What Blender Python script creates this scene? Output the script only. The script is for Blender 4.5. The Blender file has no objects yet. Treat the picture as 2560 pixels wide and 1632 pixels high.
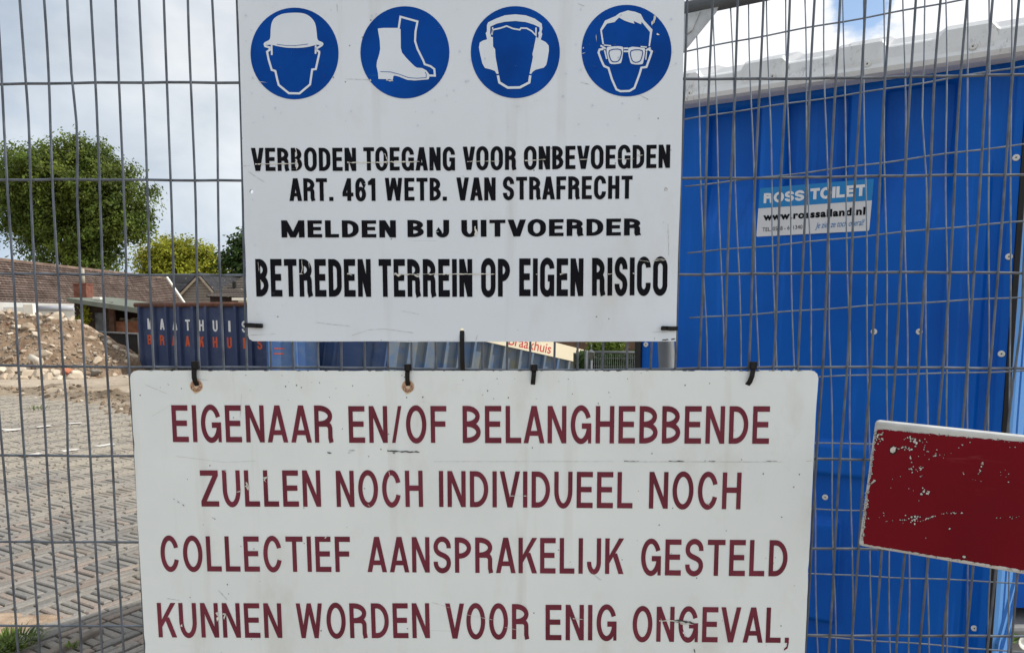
import bpy, bmesh, math, random
from math import radians, sin, cos, pi, sqrt, atan, tan
from mathutils import Vector, Matrix, noise
R = random.Random(7)
SC = bpy.context.scene
COL = SC.collection

# ------------------------------------------------------------------ camera
F, YPP, CX, TILT, CZ = 1850.0, 986.0, 1280.0, 0.109, 1.45
TH = atan(TILT); CT, ST = cos(TH), sin(TH)
cam = bpy.data.cameras.new('camera')
cam.sensor_width = 36; cam.lens = F / 2560 * 36
cam.shift_y = (YPP - 816) / 2560
cam.clip_start = 0.05; cam.clip_end = 3000
camo = bpy.data.objects.new('camera', cam); COL.objects.link(camo)
camo.location = (0, 0, CZ); camo.rotation_euler = (pi / 2 - TH, 0, 0)
SC.camera = camo

# ------------------------------------------------------------------ world, sun, exposure
SUN = Vector((0.775, 0.035, 0.63)).normalized()
SUN_EL = math.asin(SUN.z); SUN_AZ = math.atan2(SUN.x, SUN.y)
SC.view_settings.view_transform = 'Standard'; SC.view_settings.look = 'None'
SC.view_settings.exposure = 0.14; SC.view_settings.gamma = 1.0
w = bpy.data.worlds.new('World'); SC.world = w; w.use_nodes = True
nt = w.node_tree; nt.nodes.clear()
def wn(t, **k):
    n = nt.nodes.new(t)
    for a, b in k.items(): setattr(n, a, b)
    return n
L = nt.links.new
out = wn('ShaderNodeOutputWorld'); bg = wn('ShaderNodeBackground'); bg.inputs['Strength'].default_value = 0.1
L(bg.outputs[0], out.inputs[0])
sky = wn('ShaderNodeTexSky', sky_type='NISHITA'); sky.sun_disc = False
sky.sun_elevation = SUN_EL; sky.sun_rotation = SUN_AZ
tc = wn('ShaderNodeTexCoord')
mp = wn('ShaderNodeMapping'); mp.inputs['Scale'].default_value = (1, 1, 1.7); L(tc.outputs['Generated'], mp.inputs['Vector'])
n1 = wn('ShaderNodeTexNoise'); n1.inputs['Scale'].default_value = 2.6; n1.inputs['Detail'].default_value = 6; n1.inputs['Roughness'].default_value = .5
n1.inputs['Distortion'].default_value = .4
L(mp.outputs[0], n1.inputs['Vector'])
n2 = wn('ShaderNodeTexNoise'); n2.inputs['Scale'].default_value = 9; n2.inputs['Detail'].default_value = 8; n2.inputs['Roughness'].default_value = .55
L(mp.outputs[0], n2.inputs['Vector'])
# brightness grows toward the sun side
dp = wn('ShaderNodeVectorMath', operation='DOT_PRODUCT'); dp.inputs[1].default_value = (1.0, 0.06, 0.25); L(tc.outputs['Generated'], dp.inputs[0])
mr = wn('ShaderNodeMapRange'); mr.inputs['From Min'].default_value = -.45; mr.inputs['From Max'].default_value = .45
mr.inputs['To Min'].default_value = 0; mr.inputs['To Max'].default_value = 1; L(dp.outputs['Value'], mr.inputs['Value'])
cl = wn('ShaderNodeValToRGB'); cl.color_ramp.elements[0].position = .36; cl.color_ramp.elements[0].color = (5.0, 5.75, 6.7, 1)
cl.color_ramp.elements[1].position = .62; cl.color_ramp.elements[1].color = (7.5, 7.75, 7.95, 1); L(n1.outputs['Fac'], cl.inputs[0])
cr = wn('ShaderNodeValToRGB'); cr.color_ramp.elements[0].position = .38; cr.color_ramp.elements[0].color = (8.3, 8.6, 9.1, 1)
cr.color_ramp.elements[1].position = .55; cr.color_ramp.elements[1].color = (10.5, 10.5, 10.5, 1); L(n2.outputs['Fac'], cr.inputs[0])
cm = wn('ShaderNodeMix', data_type='RGBA', blend_type='MULTIPLY'); cm.inputs['Factor'].default_value = 1
n3 = wn('ShaderNodeTexNoise'); n3.inputs['Scale'].default_value = 6.5; n3.inputs['Detail'].default_value = 7; n3.inputs['Roughness'].default_value = .5; n3.inputs['Distortion'].default_value = .3; L(mp.outputs[0], n3.inputs['Vector'])
c3 = wn('ShaderNodeValToRGB'); c3.color_ramp.elements[0].position = .36; c3.color_ramp.elements[0].color = (.80, .83, .865, 1); c3.color_ramp.elements[1].position = .66; c3.color_ramp.elements[1].color = (1.14, 1.12, 1.09, 1); L(n3.outputs['Fac'], c3.inputs[0])
sp_ = wn('ShaderNodeSeparateXYZ'); L(tc.outputs['Generated'], sp_.inputs[0])
ce = wn('ShaderNodeValToRGB'); ce.color_ramp.elements[0].position = .05; ce.color_ramp.elements[0].color = (.80, .90, 1.0, 1); ce.color_ramp.elements[1].position = .30; ce.color_ramp.elements[1].color = (1, 1, 1, 1); L(sp_.outputs[2], ce.inputs[0])
cg = wn('ShaderNodeMix', data_type='RGBA', blend_type='MULTIPLY'); cg.inputs['Factor'].default_value = 1; L(cl.outputs[0], cg.inputs['A']); L(ce.outputs[0], cg.inputs['B'])
L(cg.outputs['Result'], cm.inputs['A']); L(c3.outputs[0], cm.inputs['B'])
mx = wn('ShaderNodeMix', data_type='RGBA'); L(mr.outputs[0], mx.inputs['Factor']); L(cm.outputs['Result'], mx.inputs['A']); L(cr.outputs[0], mx.inputs['B'])
# a gap of open blue sky high on the right
ds = wn('ShaderNodeVectorMath', operation='DISTANCE'); ds.inputs[1].default_value = Vector((0.4757, 1.0437, .4155)).normalized()
L(tc.outputs['Generated'], ds.inputs[0])
ad = wn('ShaderNodeMath', operation='MULTIPLY_ADD'); L(n2.outputs['Fac'], ad.inputs[0]); ad.inputs[1].default_value = .16; L(ds.outputs['Value'], ad.inputs[2])
gp = wn('ShaderNodeMapRange'); gp.interpolation_type = 'SMOOTHSTEP'; gp.inputs['From Min'].default_value = .088; gp.inputs['From Max'].default_value = .112; L(ad.outputs[0], gp.inputs['Value'])
mb = wn('ShaderNodeMix', data_type='RGBA'); L(gp.outputs[0], mb.inputs['Factor']); L(mx.outputs['Result'], mb.inputs['B'])
skm = wn('ShaderNodeMix', data_type='RGBA', blend_type='MULTIPLY'); skm.inputs['Factor'].default_value = 1; L(sky.outputs[0], skm.inputs['A']); skm.inputs['B'].default_value = (1.6, 1.6, 1.6, 1)
L(skm.outputs['Result'], mb.inputs['A'])
L(mb.outputs['Result'], bg.inputs['Color'])
sl = bpy.data.lights.new('sun', 'SUN'); sl.energy = 3.9; sl.angle = radians(.53); sl.color = (1, .95, .87)
slo = bpy.data.objects.new('sun', sl); COL.objects.link(slo); slo.location = (20, 1, 16)
slo.rotation_euler = SUN.to_track_quat('Z', 'Y').to_euler()

# ------------------------------------------------------------------ picture geometry
def ray(px, py):
    x = (px - CX) / F; u = (YPP - py) / F
    return Vector((x, CT + u * ST, -ST + u * CT))
CO = Vector((0, 0, CZ))
def atY(px, py, Y):
    d = ray(px, py); return CO + d * (Y / d.y)
def atZ(px, py, z=0.0):
    d = ray(px, py); return CO + d * ((z - CZ) / d.z)
def onP(px, py, o, n):
    d = ray(px, py); return CO + d * ((o - CO).dot(n) / d.dot(n))

# ------------------------------------------------------------------ helpers
def tag(o, label=None, cat=None, group=None, kind=None):
    if label: o['label'] = label
    if cat: o['category'] = cat
    if group: o['group'] = group
    if kind: o['kind'] = kind
    return o
def thing(name, label, cat, loc, group=None):
    o = bpy.data.objects.new(name, None); COL.objects.link(o); o.location = loc; o.empty_display_size = .05
    return tag(o, label, cat, group)
def wloc(o):
    v = Vector(o.location)
    while o.parent: o = o.parent; v += Vector(o.location)
    return v
class MB:
    def __init__(s): s.v = []; s.f = []; s.sm = []; s.col = []; s.cur = None
    def add(s, vs, fs, smooth=False):
        b = len(s.v); s.v += [Vector(v) for v in vs]
        if s.cur is not None or s.col:
            while len(s.col) < b: s.col.append((1, 1, 1))
            s.col += [s.cur or (1, 1, 1)] * len(vs)
        for f in fs: s.f.append([b + i for i in f]); s.sm.append(smooth)
        return s
    def box(s, c, ex, ey, ez):   # centre and half axes
        c = Vector(c); ex = Vector(ex); ey = Vector(ey); ez = Vector(ez)
        vs = [c + ex * a + ey * b + ez * d for d in (-1, 1) for b in (-1, 1) for a in (-1, 1)]
        return s.add(vs, [(0, 2, 3, 1), (4, 5, 7, 6), (0, 1, 5, 4), (2, 6, 7, 3), (0, 4, 6, 2), (1, 3, 7, 5)])
    def abox(s, x0, x1, y0, y1, z0, z1):
        return s.box(((x0 + x1) / 2, (y0 + y1) / 2, (z0 + z1) / 2), ((x1 - x0) / 2, 0, 0), (0, (y1 - y0) / 2, 0), (0, 0, (z1 - z0) / 2))
    def tube(s, pts, r, n=8, cap=True):
        pts = [Vector(p) for p in pts]; m = len(pts); rs = r if isinstance(r, (list, tuple)) else [r] * m
        vs = []; t0 = (pts[1] - pts[0]).normalized()
        a = t0.orthogonal().normalized()
        for i, p in enumerate(pts):
            t = (pts[min(i + 1, m - 1)] - pts[max(i - 1, 0)]).normalized()
            a = (a - t * a.dot(t)).normalized(); b = t.cross(a)
            for k in range(n):
                q = 2 * pi * k / n; vs.append(p + (a * cos(q) + b * sin(q)) * rs[i])
        fs = []
        for i in range(m - 1):
            for k in range(n):
                k2 = (k + 1) % n; fs.append((i * n + k, i * n + k2, (i + 1) * n + k2, (i + 1) * n + k))
        s.add(vs, fs, True)
        if cap:
            b = len(s.v) - len(vs)
            s.f.append([b + k for k in reversed(range(n))]); s.sm.append(False)
            s.f.append([b + (m - 1) * n + k for k in range(n)]); s.sm.append(False)
        return s
    def prism(s, poly, d):       # closed 3-D outline, extruded by vector d, with both caps
        poly = [Vector(p) for p in poly]; d = Vector(d); n = len(poly)
        s.add(poly + [p + d for p in poly], [tuple(range(n)), tuple(range(2 * n - 1, n - 1, -1))] + [(i, n + i, n + (i + 1) % n, (i + 1) % n) for i in range(n)])
        return s
    def quad(s, a, b, c, d): return s.add([a, b, c, d], [(0, 1, 2, 3)])
    def build(s, name, mat, parent=None, loc=None, recalc=True):
        me = bpy.data.meshes.new(name)
        o = bpy.data.objects.new(name, me); COL.objects.link(o)
        if parent:
            o.parent = parent; base = wloc(parent)
            if loc is not None: o.location = Vector(loc) - base; base = Vector(loc)
        else:
            base = Vector(loc) if loc is not None else Vector((0, 0, 0)); o.location = base
        me.from_pydata([v - base for v in s.v], [], s.f)
        me.polygons.foreach_set('use_smooth', s.sm)
        if s.col:
            while len(s.col) < len(s.v): s.col.append((1, 1, 1))
            ca = me.color_attributes.new('tint', 'FLOAT_COLOR', 'POINT')
            ca.data.foreach_set('color', [x for c in s.col for x in (c[0], c[1], c[2], 1)])
        if recalc:
            bm = bmesh.new(); bm.from_mesh(me); bmesh.ops.recalc_face_normals(bm, faces=bm.faces[:]); bm.to_mesh(me); bm.free()
        me.materials.append(mat); me.update()
        return o
def bevel(o, wd, seg=2):
    m = o.modifiers.new('bevel', 'BEVEL'); m.width = wd; m.segments = seg; m.limit_method = 'ANGLE'; m.angle_limit = radians(40); return o

# ------------------------------------------------------------------ materials
MATS = {}
class MN:
    def __init__(s, name):
        s.m = bpy.data.materials.new(name); s.m.use_nodes = True; s.t = s.m.node_tree
        s.b = s.t.nodes['Principled BSDF']; s.tc = s.n('ShaderNodeTexCoord')
    def n(s, t, **k):
        o = s.t.nodes.new(t)
        for a, b in k.items(): setattr(o, a, b)
        return o
    def l(s, a, b): s.t.links.new(a, b)
    def noise(s, scale, detail=5, rough=.55, vec=None, stretch=None, dist=0):
        o = s.n('ShaderNodeTexNoise'); o.inputs['Scale'].default_value = scale; o.inputs['Detail'].default_value = detail
        o.inputs['Roughness'].default_value = rough; o.inputs['Distortion'].default_value = dist
        v = vec or s.tc.outputs['Object']
        if stretch:
            mp = s.n('ShaderNodeMapping'); mp.inputs['Scale'].default_value = stretch; s.l(v, mp.inputs[0]); v = mp.outputs[0]
        s.l(v, o.inputs['Vector']); return o.outputs['Fac']
    def ramp(s, fac, stops, interp='LINEAR'):
        o = s.n('ShaderNodeValToRGB'); r = o.color_ramp; r.interpolation = interp
        while len(r.elements) < len(stops): r.elements.new(.5)
        for e, (p, c) in zip(r.elements, stops):
            e.position = p; e.color = (c[0], c[1], c[2], 1) if not isinstance(c, (int, float)) else (c, c, c, 1)
        s.l(fac, o.inputs[0]); return o.outputs[0]
    def mix(s, fac, a, b, mode='MIX'):
        o = s.n('ShaderNodeMix', data_type='RGBA', blend_type=mode)
        for k, v in (('Factor', fac), ('A', a), ('B', b)):
            i = o.inputs[k] if k != 'Factor' else o.inputs[0]
            if isinstance(v, (int, float)): i.default_value = v if k == 'Factor' else (v, v, v, 1)
            elif isinstance(v, tuple): i.default_value = (v[0], v[1], v[2], 1)
            else: s.l(v, i)
        return o.outputs['Result']
    def math(s, op, a, b=0.0):
        o = s.n('ShaderNodeMath', operation=op)
        for i, v in enumerate((a, b)):
            if isinstance(v, (int, float)): o.inputs[i].default_value = v
            else: s.l(v, o.inputs[i])
        return o.outputs[0]
    def tint(s):
        o = s.n('ShaderNodeVertexColor', layer_name='tint'); return o.outputs[0]
    def base(s, c):
        if isinstance(c, tuple): s.b.inputs['Base Color'].default_value = (c[0], c[1], c[2], 1)
        else: s.l(c, s.b.inputs['Base Color'])
    def rough(s, r):
        if isinstance(r, (int, float)): s.b.inputs['Roughness'].default_value = r
        else: s.l(r, s.b.inputs['Roughness'])
    def bump(s, h, st=.3, d=.01):
        o = s.n('ShaderNodeBump'); o.inputs['Strength'].default_value = st; o.inputs['Distance'].default_value = d
        s.l(h, o.inputs['Height']); s.l(o.outputs[0], s.b.inputs['Normal'])
    def spec(s, v): s.b.inputs['Specular IOR Level'].default_value = v
    def metal(s, v): s.b.inputs['Metallic'].default_value = v
def mat(name, c, rough=.6, metal=0, spec=.4, var=.12, vscale=6, bump=0, bscale=60, bd=.004):
    if name in MATS: return MATS[name]
    a = MN(name); f = a.noise(vscale, 6)
    lo = tuple(x * (1 - var) for x in c); hi = tuple(min(1, x * (1 + var)) for x in c)
    a.base(a.ramp(f, [(.3, lo), (.7, hi)])); a.rough(rough); a.metal(metal); a.spec(spec)
    if bump: a.bump(a.noise(bscale, 4), bump, bd)
    MATS[name] = a.m; return a.m
def tmat(name, rough=.8, spec=.25, bump=0, bscale=40, bd=.01, var=.15, vscale=8):
    if name in MATS: return MATS[name]
    a = MN(name); f = a.ramp(a.noise(vscale, 6), [(.25, 1 - var), (.75, 1 + var)])
    a.base(a.mix(1.0, a.tint(), f, 'MULTIPLY')); a.rough(rough); a.spec(spec)
    if bump: a.bump(a.noise(bscale, 5), bump, bd)
    MATS[name] = a.m; return a.m

M_wire = mat('galvanised wire', (.105, .122, .150), .45, .45, .4, .35, 40)
M_tube = mat('galvanised tube', (.135, .145, .155), .6, .25, .3, .2, 12)
M_black = mat('black plastic', (.007, .007, .008), .42, 0, .25, .2, 30)
M_rubber = mat('black rubber', (.011, .011, .012), .5, 0, .4, .2, 20)

def sign_mat(name, c, dirt, seed):
    a = MN(name)
    big = a.noise(2.4 + seed, 5); fine = a.noise(260, 3)
    c0 = a.ramp(big, [(.3, tuple(x * .93 for x in c)), (.7, tuple(min(1, x * 1.04) for x in c))])
    c1 = a.mix(a.ramp(a.noise(7 + seed, 7, .65, stretch=(1, 1, .5)), [(.54, 0.0), (.78, .42)]), c0, dirt)
    vs_ = a.noise(13, 5, .6, stretch=(1.6, 1, .10)); c1 = a.mix(a.ramp(vs_, [(.60, 0.0), (.80, .30)]), c1, tuple(x * .78 for x in dirt))
    sp = a.n('ShaderNodeTexVoronoi'); sp.inputs['Scale'].default_value = 46; sp.inputs['Randomness'].default_value = 1
    a.l(a.tc.outputs['Object'], sp.inputs['Vector'])
    pick = a.ramp(a.noise(9, 2), [(.55, 0.0), (.58, 1.0)])
    dots = a.math('MULTIPLY', a.ramp(sp.outputs['Distance'], [(.045, .75), (.075, 0.0)]), pick)
    c2 = a.mix(dots, c1, (.09, .09, .085))
    st = a.noise(26, 3, .5, stretch=(.35, 1, 9), dist=.6)
    c3 = a.mix(a.ramp(st, [(.735, 0.0), (.76, .35)]), c2, tuple(x * .62 for x in c))
    a.base(c3); a.rough(a.ramp(fine, [(.3, .40), (.7, .55)])); a.spec(.4)
    a.bump(a.noise(14, 3), .04, .004)
    return a.m
M_signA = sign_mat('white painted board', (.67, .745, .83), (.50, .47, .40), 0)
M_signB = sign_mat('aged white board', (.725, .79, .81), (.47, .44, .36), 1.3)
def vinyl(name, c, chip, amt, hi):
    a = MN(name)
    f = a.noise(38, 8, .7, stretch=(1, 1, 1.6)); g = a.noise(5, 3)
    v = a.ramp(a.noise(11, 4), [(.3, tuple(x * .8 for x in c)), (.7, tuple(x * 1.25 for x in c))])
    k = a.math('MULTIPLY', a.ramp(f, [(amt, 0.0), (amt + .02, 1.0)]), a.ramp(g, [(.5, 0.0), (.56, 1.0)]))
    sc = a.noise(40, 2, .5, stretch=(1.0, 1, 5), dist=1.2)
    k2 = a.math('MULTIPLY', a.ramp(sc, [(.70, 0.0), (.72, .35)]), a.ramp(a.noise(4.3, 2), [(.48, 0.0), (.56, 1.0)]))
    a.base(a.mix(k2, a.mix(k, v, chip), hi)); a.rough(.5); a.spec(.07); return a.m
M_vblack = vinyl('black vinyl', (.006, .0065, .010), (.62, .63, .63), .70, (.16, .18, .2))
M_vmaroon = vinyl('maroon vinyl', (.150, .031, .048), (.66, .67, .66), .735, (.2, .08, .09))
M_vblue = vinyl('blue vinyl', (.001, .055, .31), (.6, .62, .64), .745, (.02, .11, .36))
M_white = mat('white vinyl', (.65, .73, .82), .45, 0, .4, .05, 10)

# ------------------------------------------------------------------ lettering engine
class G2:                       # flat shapes of one line of writing
    def __init__(s): s.shapes = []
    def poly(s, p): s.shapes.append(('p', p))
    def strip(s, a, b, closed=False): s.shapes.append(('s', a, b, closed))
def arcpts(cx, cy, rx, ry, a0, a1, n=10):
    return [(cx + rx * cos(a0 + (a1 - a0) * i / n), cy + ry * sin(a0 + (a1 - a0) * i / n)) for i in range(n + 1)]
def stroke(g, pts, s, t, closed=False):
    P = []
    for x, y in pts:
        if not P or abs(x / s - P[-1][0]) + abs(y / t - P[-1][1]) > 1e-4: P.append((x / s, y / t))
    if closed and abs(P[0][0] - P[-1][0]) + abs(P[0][1] - P[-1][1]) < 1e-4: P.pop()
    n = len(P); A = []; B = []
    for i in range(n):
        p = P[i]; q0 = P[i - 1] if (i > 0 or closed) else None; q1 = P[(i + 1) % n] if (i < n - 1 or closed) else None
        def nrm(a, b):
            dx, dy = b[0] - a[0], b[1] - a[1]; l = sqrt(dx * dx + dy * dy) or 1e-9; return (-dy / l, dx / l)
        ns = [nrm(q0, p)] if q0 else []
        if q1: ns.append(nrm(p, q1))
        nx = sum(a[0] for a in ns); ny = sum(a[1] for a in ns); l = sqrt(nx * nx + ny * ny) or 1e-9; nx /= l; ny /= l
        k = 1 / max(.45, nx * ns[0][0] + ny * ns[0][1])
        A.append(((p[0] + nx * .5 * k) * s, (p[1] + ny * .5 * k) * t)); B.append(((p[0] - nx * .5 * k) * s, (p[1] - ny * .5 * k) * t))
    g.strip(A, B, closed)
def rect(g, x0, y0, x1, y1): g.poly([(x0, y0), (x1, y0), (x1, y1), (x0, y1)])
def par(g, xb, y0, xt, y1, wd): g.poly([(xb, y0), (xb + wd, y0), (xt + wd, y1), (xt, y1)])
GW = dict(A=1.27, B=1.1, C=1.2, D=1.15, E=1.0, F=.98, G=1.25, H=1.12, J=.9, K=1.2, L=.95, M=1.6, N=1.14, O=1.26, P=1.05, R=1.15, S=1.12, T=1.1, U=1.13, V=1.26, W=1.72, Z=1.14)
GW.update({'4': 1.12, '6': 1.08, '1': .76, '0': 1.1})
def opath(w, h0, h1, s, t, ry, n=12):
    x0, x1, y0, y1 = s / 2, w - s / 2, h0 + t / 2, h1 - t / 2
    ry = min(ry, (y1 - y0) / 2); cx = w / 2; rx = (x1 - x0) / 2
    return (arcpts(cx, y1 - ry, rx, ry, 0, pi / 2, n) + arcpts(cx, y1 - ry, rx, ry, pi / 2, pi, n)[1:] +
            arcpts(cx, y0 + ry, rx, ry, pi, 1.5 * pi, n) + arcpts(cx, y0 + ry, rx, ry, 1.5 * pi, 2 * pi, n)[1:])
def cutpath(P, w, lo, hi):      # open the ring on the right between two heights
    n = len(P) // 4; o = []
    for i, p in enumerate(P):
        if i <= n and p[1] < hi: continue
        if i >= 3 * n and p[1] > lo: continue
        if not o and i > 0:
            q = P[i - 1]; k = (hi - q[1]) / ((p[1] - q[1]) or 1e-9); o.append((q[0] + (p[0] - q[0]) * max(0, min(1, k)), hi))
        o.append(p); last = i
    if last + 1 < len(P):
        p, q = P[last], P[last + 1]; k = (lo - p[1]) / ((q[1] - p[1]) or 1e-9); o.append((p[0] + (q[0] - p[0]) * max(0, min(1, k)), lo))
    else: o.append((w - (w - P[0][0]), lo))
    return o
def bowl(g, s, t, w, y0, y1, rfrac=.8):   # right-hand bowl between two heights, bars included
    ya, yb = y0 + t / 2, y1 - t / 2; ry = (yb - ya) / 2; rx = min((w - s) * rfrac, (w - s * .9)); xc = w - s / 2 - rx
    P = [(s * .5, yb)] + arcpts(xc, yb - ry, rx, ry, pi / 2, -pi / 2, 18) + [(s * .5, ya)]
    stroke(g, P, s, t)
def glyph(g, ch, w, s, t, ry, d):
    d = s * 1.06 if d is None else d
    if ch in 'EF':
        rect(g, 0, 0, s, 1); rect(g, s, 1 - t, w, 1); rect(g, s, .5 - t * .42, w * .93, .5 + t * .58)
        if ch == 'E': rect(g, s, 0, w, t)
    elif ch == 'L': rect(g, 0, 0, s, 1); rect(g, s, 0, w, t)
    elif ch == 'I': rect(g, 0, 0, w, 1)
    elif ch == 'H': rect(g, 0, 0, s, 1); rect(g, w - s, 0, w, 1); rect(g, s, .52 - t / 2, w - s, .52 + t / 2)
    elif ch == 'T': rect(g, 0, 1 - t, w, 1); rect(g, (w - s) / 2, 0, (w + s) / 2, 1 - t)
    elif ch == 'N': rect(g, 0, 0, s, 1); rect(g, w - s, 0, w, 1); par(g, w - d, 0, 0, 1, d)
    elif ch == 'M':
        rect(g, 0, 0, s, 1); rect(g, w - s, 0, w, 1); par(g, w / 2 - d * .45, 0, 0, 1, d * .95); par(g, w / 2 - d * .5, 0, w - d * .95, 1, d * .95)
    elif ch == 'V': par(g, w / 2 - d * .55, 0, 0, 1, d); par(g, w / 2 - d * .45, 0, w - d, 1, d)
    elif ch == 'A':
        par(g, 0, 0, w / 2 - d * .55, 1, d); par(g, w - d, 0, w / 2 - d * .45, 1, d)
        k = .20; rect(g, d * .5 + (w / 2 - d * .5) * k + d * .3, k, w - (d * .5 + (w / 2 - d * .5) * k + d * .3), k + t * .9)
    elif ch == 'W':
        q = w / 4; e = d * .92
        par(g, q - e * .5, 0, 0, 1, e); par(g, q - e * .5, 0, w / 2 - e * .5, 1, e)
        par(g, 3 * q - e * .5, 0, w / 2 - e * .5, 1, e); par(g, 3 * q - e * .5, 0, w - e, 1, e)
    elif ch == 'K':
        rect(g, 0, 0, s, 1); g.poly([(s, .30), (s, .52), (w - d * 1.1, 1), (w, 1)]); par(g, w - d * 1.12, 0, s + (w - s) * .18, .58, d * 1.1)
    elif ch == 'Z': rect(g, 0, 0, w, t); rect(g, 0, 1 - t, w, 1); g.poly([(0, t), (d * 1.2, t), (w, 1 - t), (w - d * 1.2, 1 - t)])
    elif ch == 'O' or ch == '0': stroke(g, opath(w, 0 if ch == '0' else -.02, 1.02, s, t, ry), s, t, True)
    elif ch == 'C':
        stroke(g, cutpath(opath(w, -.02, 1.02, s, t, ry), w, .33, .67), s, t)
    elif ch == 'G':
        stroke(g, cutpath(opath(w, -.02, 1.02, s, t, ry), w, .40, .68), s, t)
        rect(g, w * .54, .39, w, .39 + t); rect(g, w - s * .72, 0, w, .39)
    elif ch == 'U':
        r = min(ry, .42); x1 = w - s / 2
        stroke(g, [(s / 2, 1)] + arcpts(w / 2, -.02 + t / 2 + r, (w - s) / 2, r, pi, 2 * pi, 18) + [(x1, 1)], s, t)
    elif ch == 'J':
        r = min(ry, .28); x1 = w - s / 2
        P = [(x1, 1)] + arcpts(w / 2, -.02 + t / 2 + r, (w - s) / 2, r, 0, -pi, 16) + [(s / 2, .34)]
        stroke(g, P, s, t)
    elif ch == 'D':
        rect(g, 0, 0, s, 1); yb, ya = 1 - t / 2, t / 2; r = min(ry, (yb - ya) / 2); rx = min(w - s * 1.4, (w - s) * .72); xc = w - s / 2 - rx
        stroke(g, [(s * .9, yb)] + arcpts(xc, yb - r, rx, r, pi / 2, 0, 10) + arcpts(xc, ya + r, rx, r, 0, -pi / 2, 10) + [(s * .9, ya)], s, t)
    elif ch == 'B':
        rect(g, 0, 0, s, 1); bowl(g, s, t, w * .955, .5 - t * .42, 1); bowl(g, s, t, w, 0, .5 + t * .58)
    elif ch == 'P': rect(g, 0, 0, s, 1); bowl(g, s, t, w, .40, 1)
    elif ch == 'R':
        rect(g, 0, 0, s, 1); bowl(g, s, t, w * .96, .43, 1); x1 = w * .955 - s / 2
        stroke(g, [(s * .9, .43 + t / 2), (x1 - (w - s) * .32, .43 + t / 2)] + arcpts(x1 - (w - s) * .30, .30 + t / 2, (w - s) * .30, .13, pi / 2, 0, 8) + [(x1, .14), (x1 + s * .22, 0)], s, t)
    elif ch == 'S':
        h = 1.04; r = (h - t) / 4; y2 = 1.02 - t / 2 - r; y1 = -.02 + t / 2 + r; rx = (w - s) / 2; cx = w / 2
        P = [(w - s / 2, .69)] if .69 < y2 else []
        P += arcpts(cx, y2, rx, r, 0, pi, 16)
        a, b, c, e = (s / 2, y2), (s / 2, y2 - r * 1.25), (w - s / 2, y1 + r * 1.25), (w - s / 2, y1)
        for i in range(1, 16):
            u = i / 15.0; v = 1 - u
            P.append(tuple(v ** 3 * a[k] + 3 * v * v * u * b[k] + 3 * v * u * u * c[k] + u ** 3 * e[k] for k in (0, 1)))
        P += arcpts(cx, y1, rx, r, 0, -pi, 16)[1:]
        if y1 < .31: P.append((s / 2, .31))
        stroke(g, P, s, t)
    elif ch == '6':
        stroke(g, opath(w, -.02, .62, s, t * .95, ry), s, t, True)
        r = min(ry, .3); stroke(g, [(s / 2, .3), (s / 2, 1.02 - t / 2 - r)] + arcpts(w / 2, 1.02 - t / 2 - r, (w - s) / 2, r, pi, .12, 14) + [(w - s / 2, .74)], s, t)
    elif ch == '1': rect(g, w - s, 0, w, 1); g.poly([(0, .70), (0, .84), (w - s * .9, 1), (w - s * .9, .70)])
    elif ch == '4':
        rect(g, w - s * 1.55, 0, w - s * .55, 1); rect(g, 0, .2, w, .2 + t); g.poly([(0, .2 + t), (s * .95, .2 + t), (w - s * .6, 1), (w - s * 1.5, 1)])
    elif ch == '/': par(g, 0, 0, w - d * .75, 1, d * .75)
    elif ch == '.': rect(g, 0, 0, w, t * 1.05)
    elif ch == ',':
        rect(g, w * .1, 0, w, t); g.poly([(w, 0.0), (w * .62, 0.0), (w * .55, -.10), (0, -.17), (0, -.22), (w * .75, -.16)])
def word_shapes(txt, W, s, t, ry, gap=.26, d=None):
    """glyphs of a word laid out on [0,W] x [0,1]; s,t are stem and bar relative to cap height"""
    ws = []; fixed = 0; flex = 0
    for i, ch in enumerate(txt):
        if ch == 'I': fixed += s; ws.append(None)
        elif ch in '.,': fixed += s * 1.05; ws.append('p')
        elif ch == '/': flex += .62; ws.append(.62)
        else: flex += GW[ch]; ws.append(GW[ch])
    gaps = []
    for a, b in zip(txt, txt[1:]):
        k = gap
        if a + b in ('VA', 'AV', 'TA', 'LT', 'AT', 'FA', 'RT', 'LV', 'TO', 'VO', 'OV', 'LA'): k = gap * .55
        if a in 'AVK' or b in 'AV': k = min(k, gap * .72)
        if b == '.' or b == ',': k = gap * .9
        gaps.append(k); flex += k
    k = (W - fixed) / flex; x = 0; res = []
    for i, ch in enumerate(txt):
        ww = s if ws[i] is None else (s * 1.05 if ws[i] == 'p' else ws[i] * k)
        g = G2(); glyph(g, ch, ww, s, t, ry, d)
        res.append((x, g)); x += ww + (gaps[i] * k if i < len(gaps) else 0)
    return res
def emit(mb, g, mapf, z0=0.0, dz=4e-5):
    z = z0
    for sh in g.shapes:
        z += dz
        if sh[0] == 'p':
            mb.add([mapf(x, y, z) for x, y in sh[1]], [tuple(range(len(sh[1])))])
        else:
            A, B, c = sh[1:]; n = len(A)
            vs = [mapf(x, y, z) for x, y in A] + [mapf(x, y, z) for x, y in B]
            mb.add(vs, [(i, (i + 1) % n, n + (i + 1) % n, n + i) for i in range(n if c else n - 1)])
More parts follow.
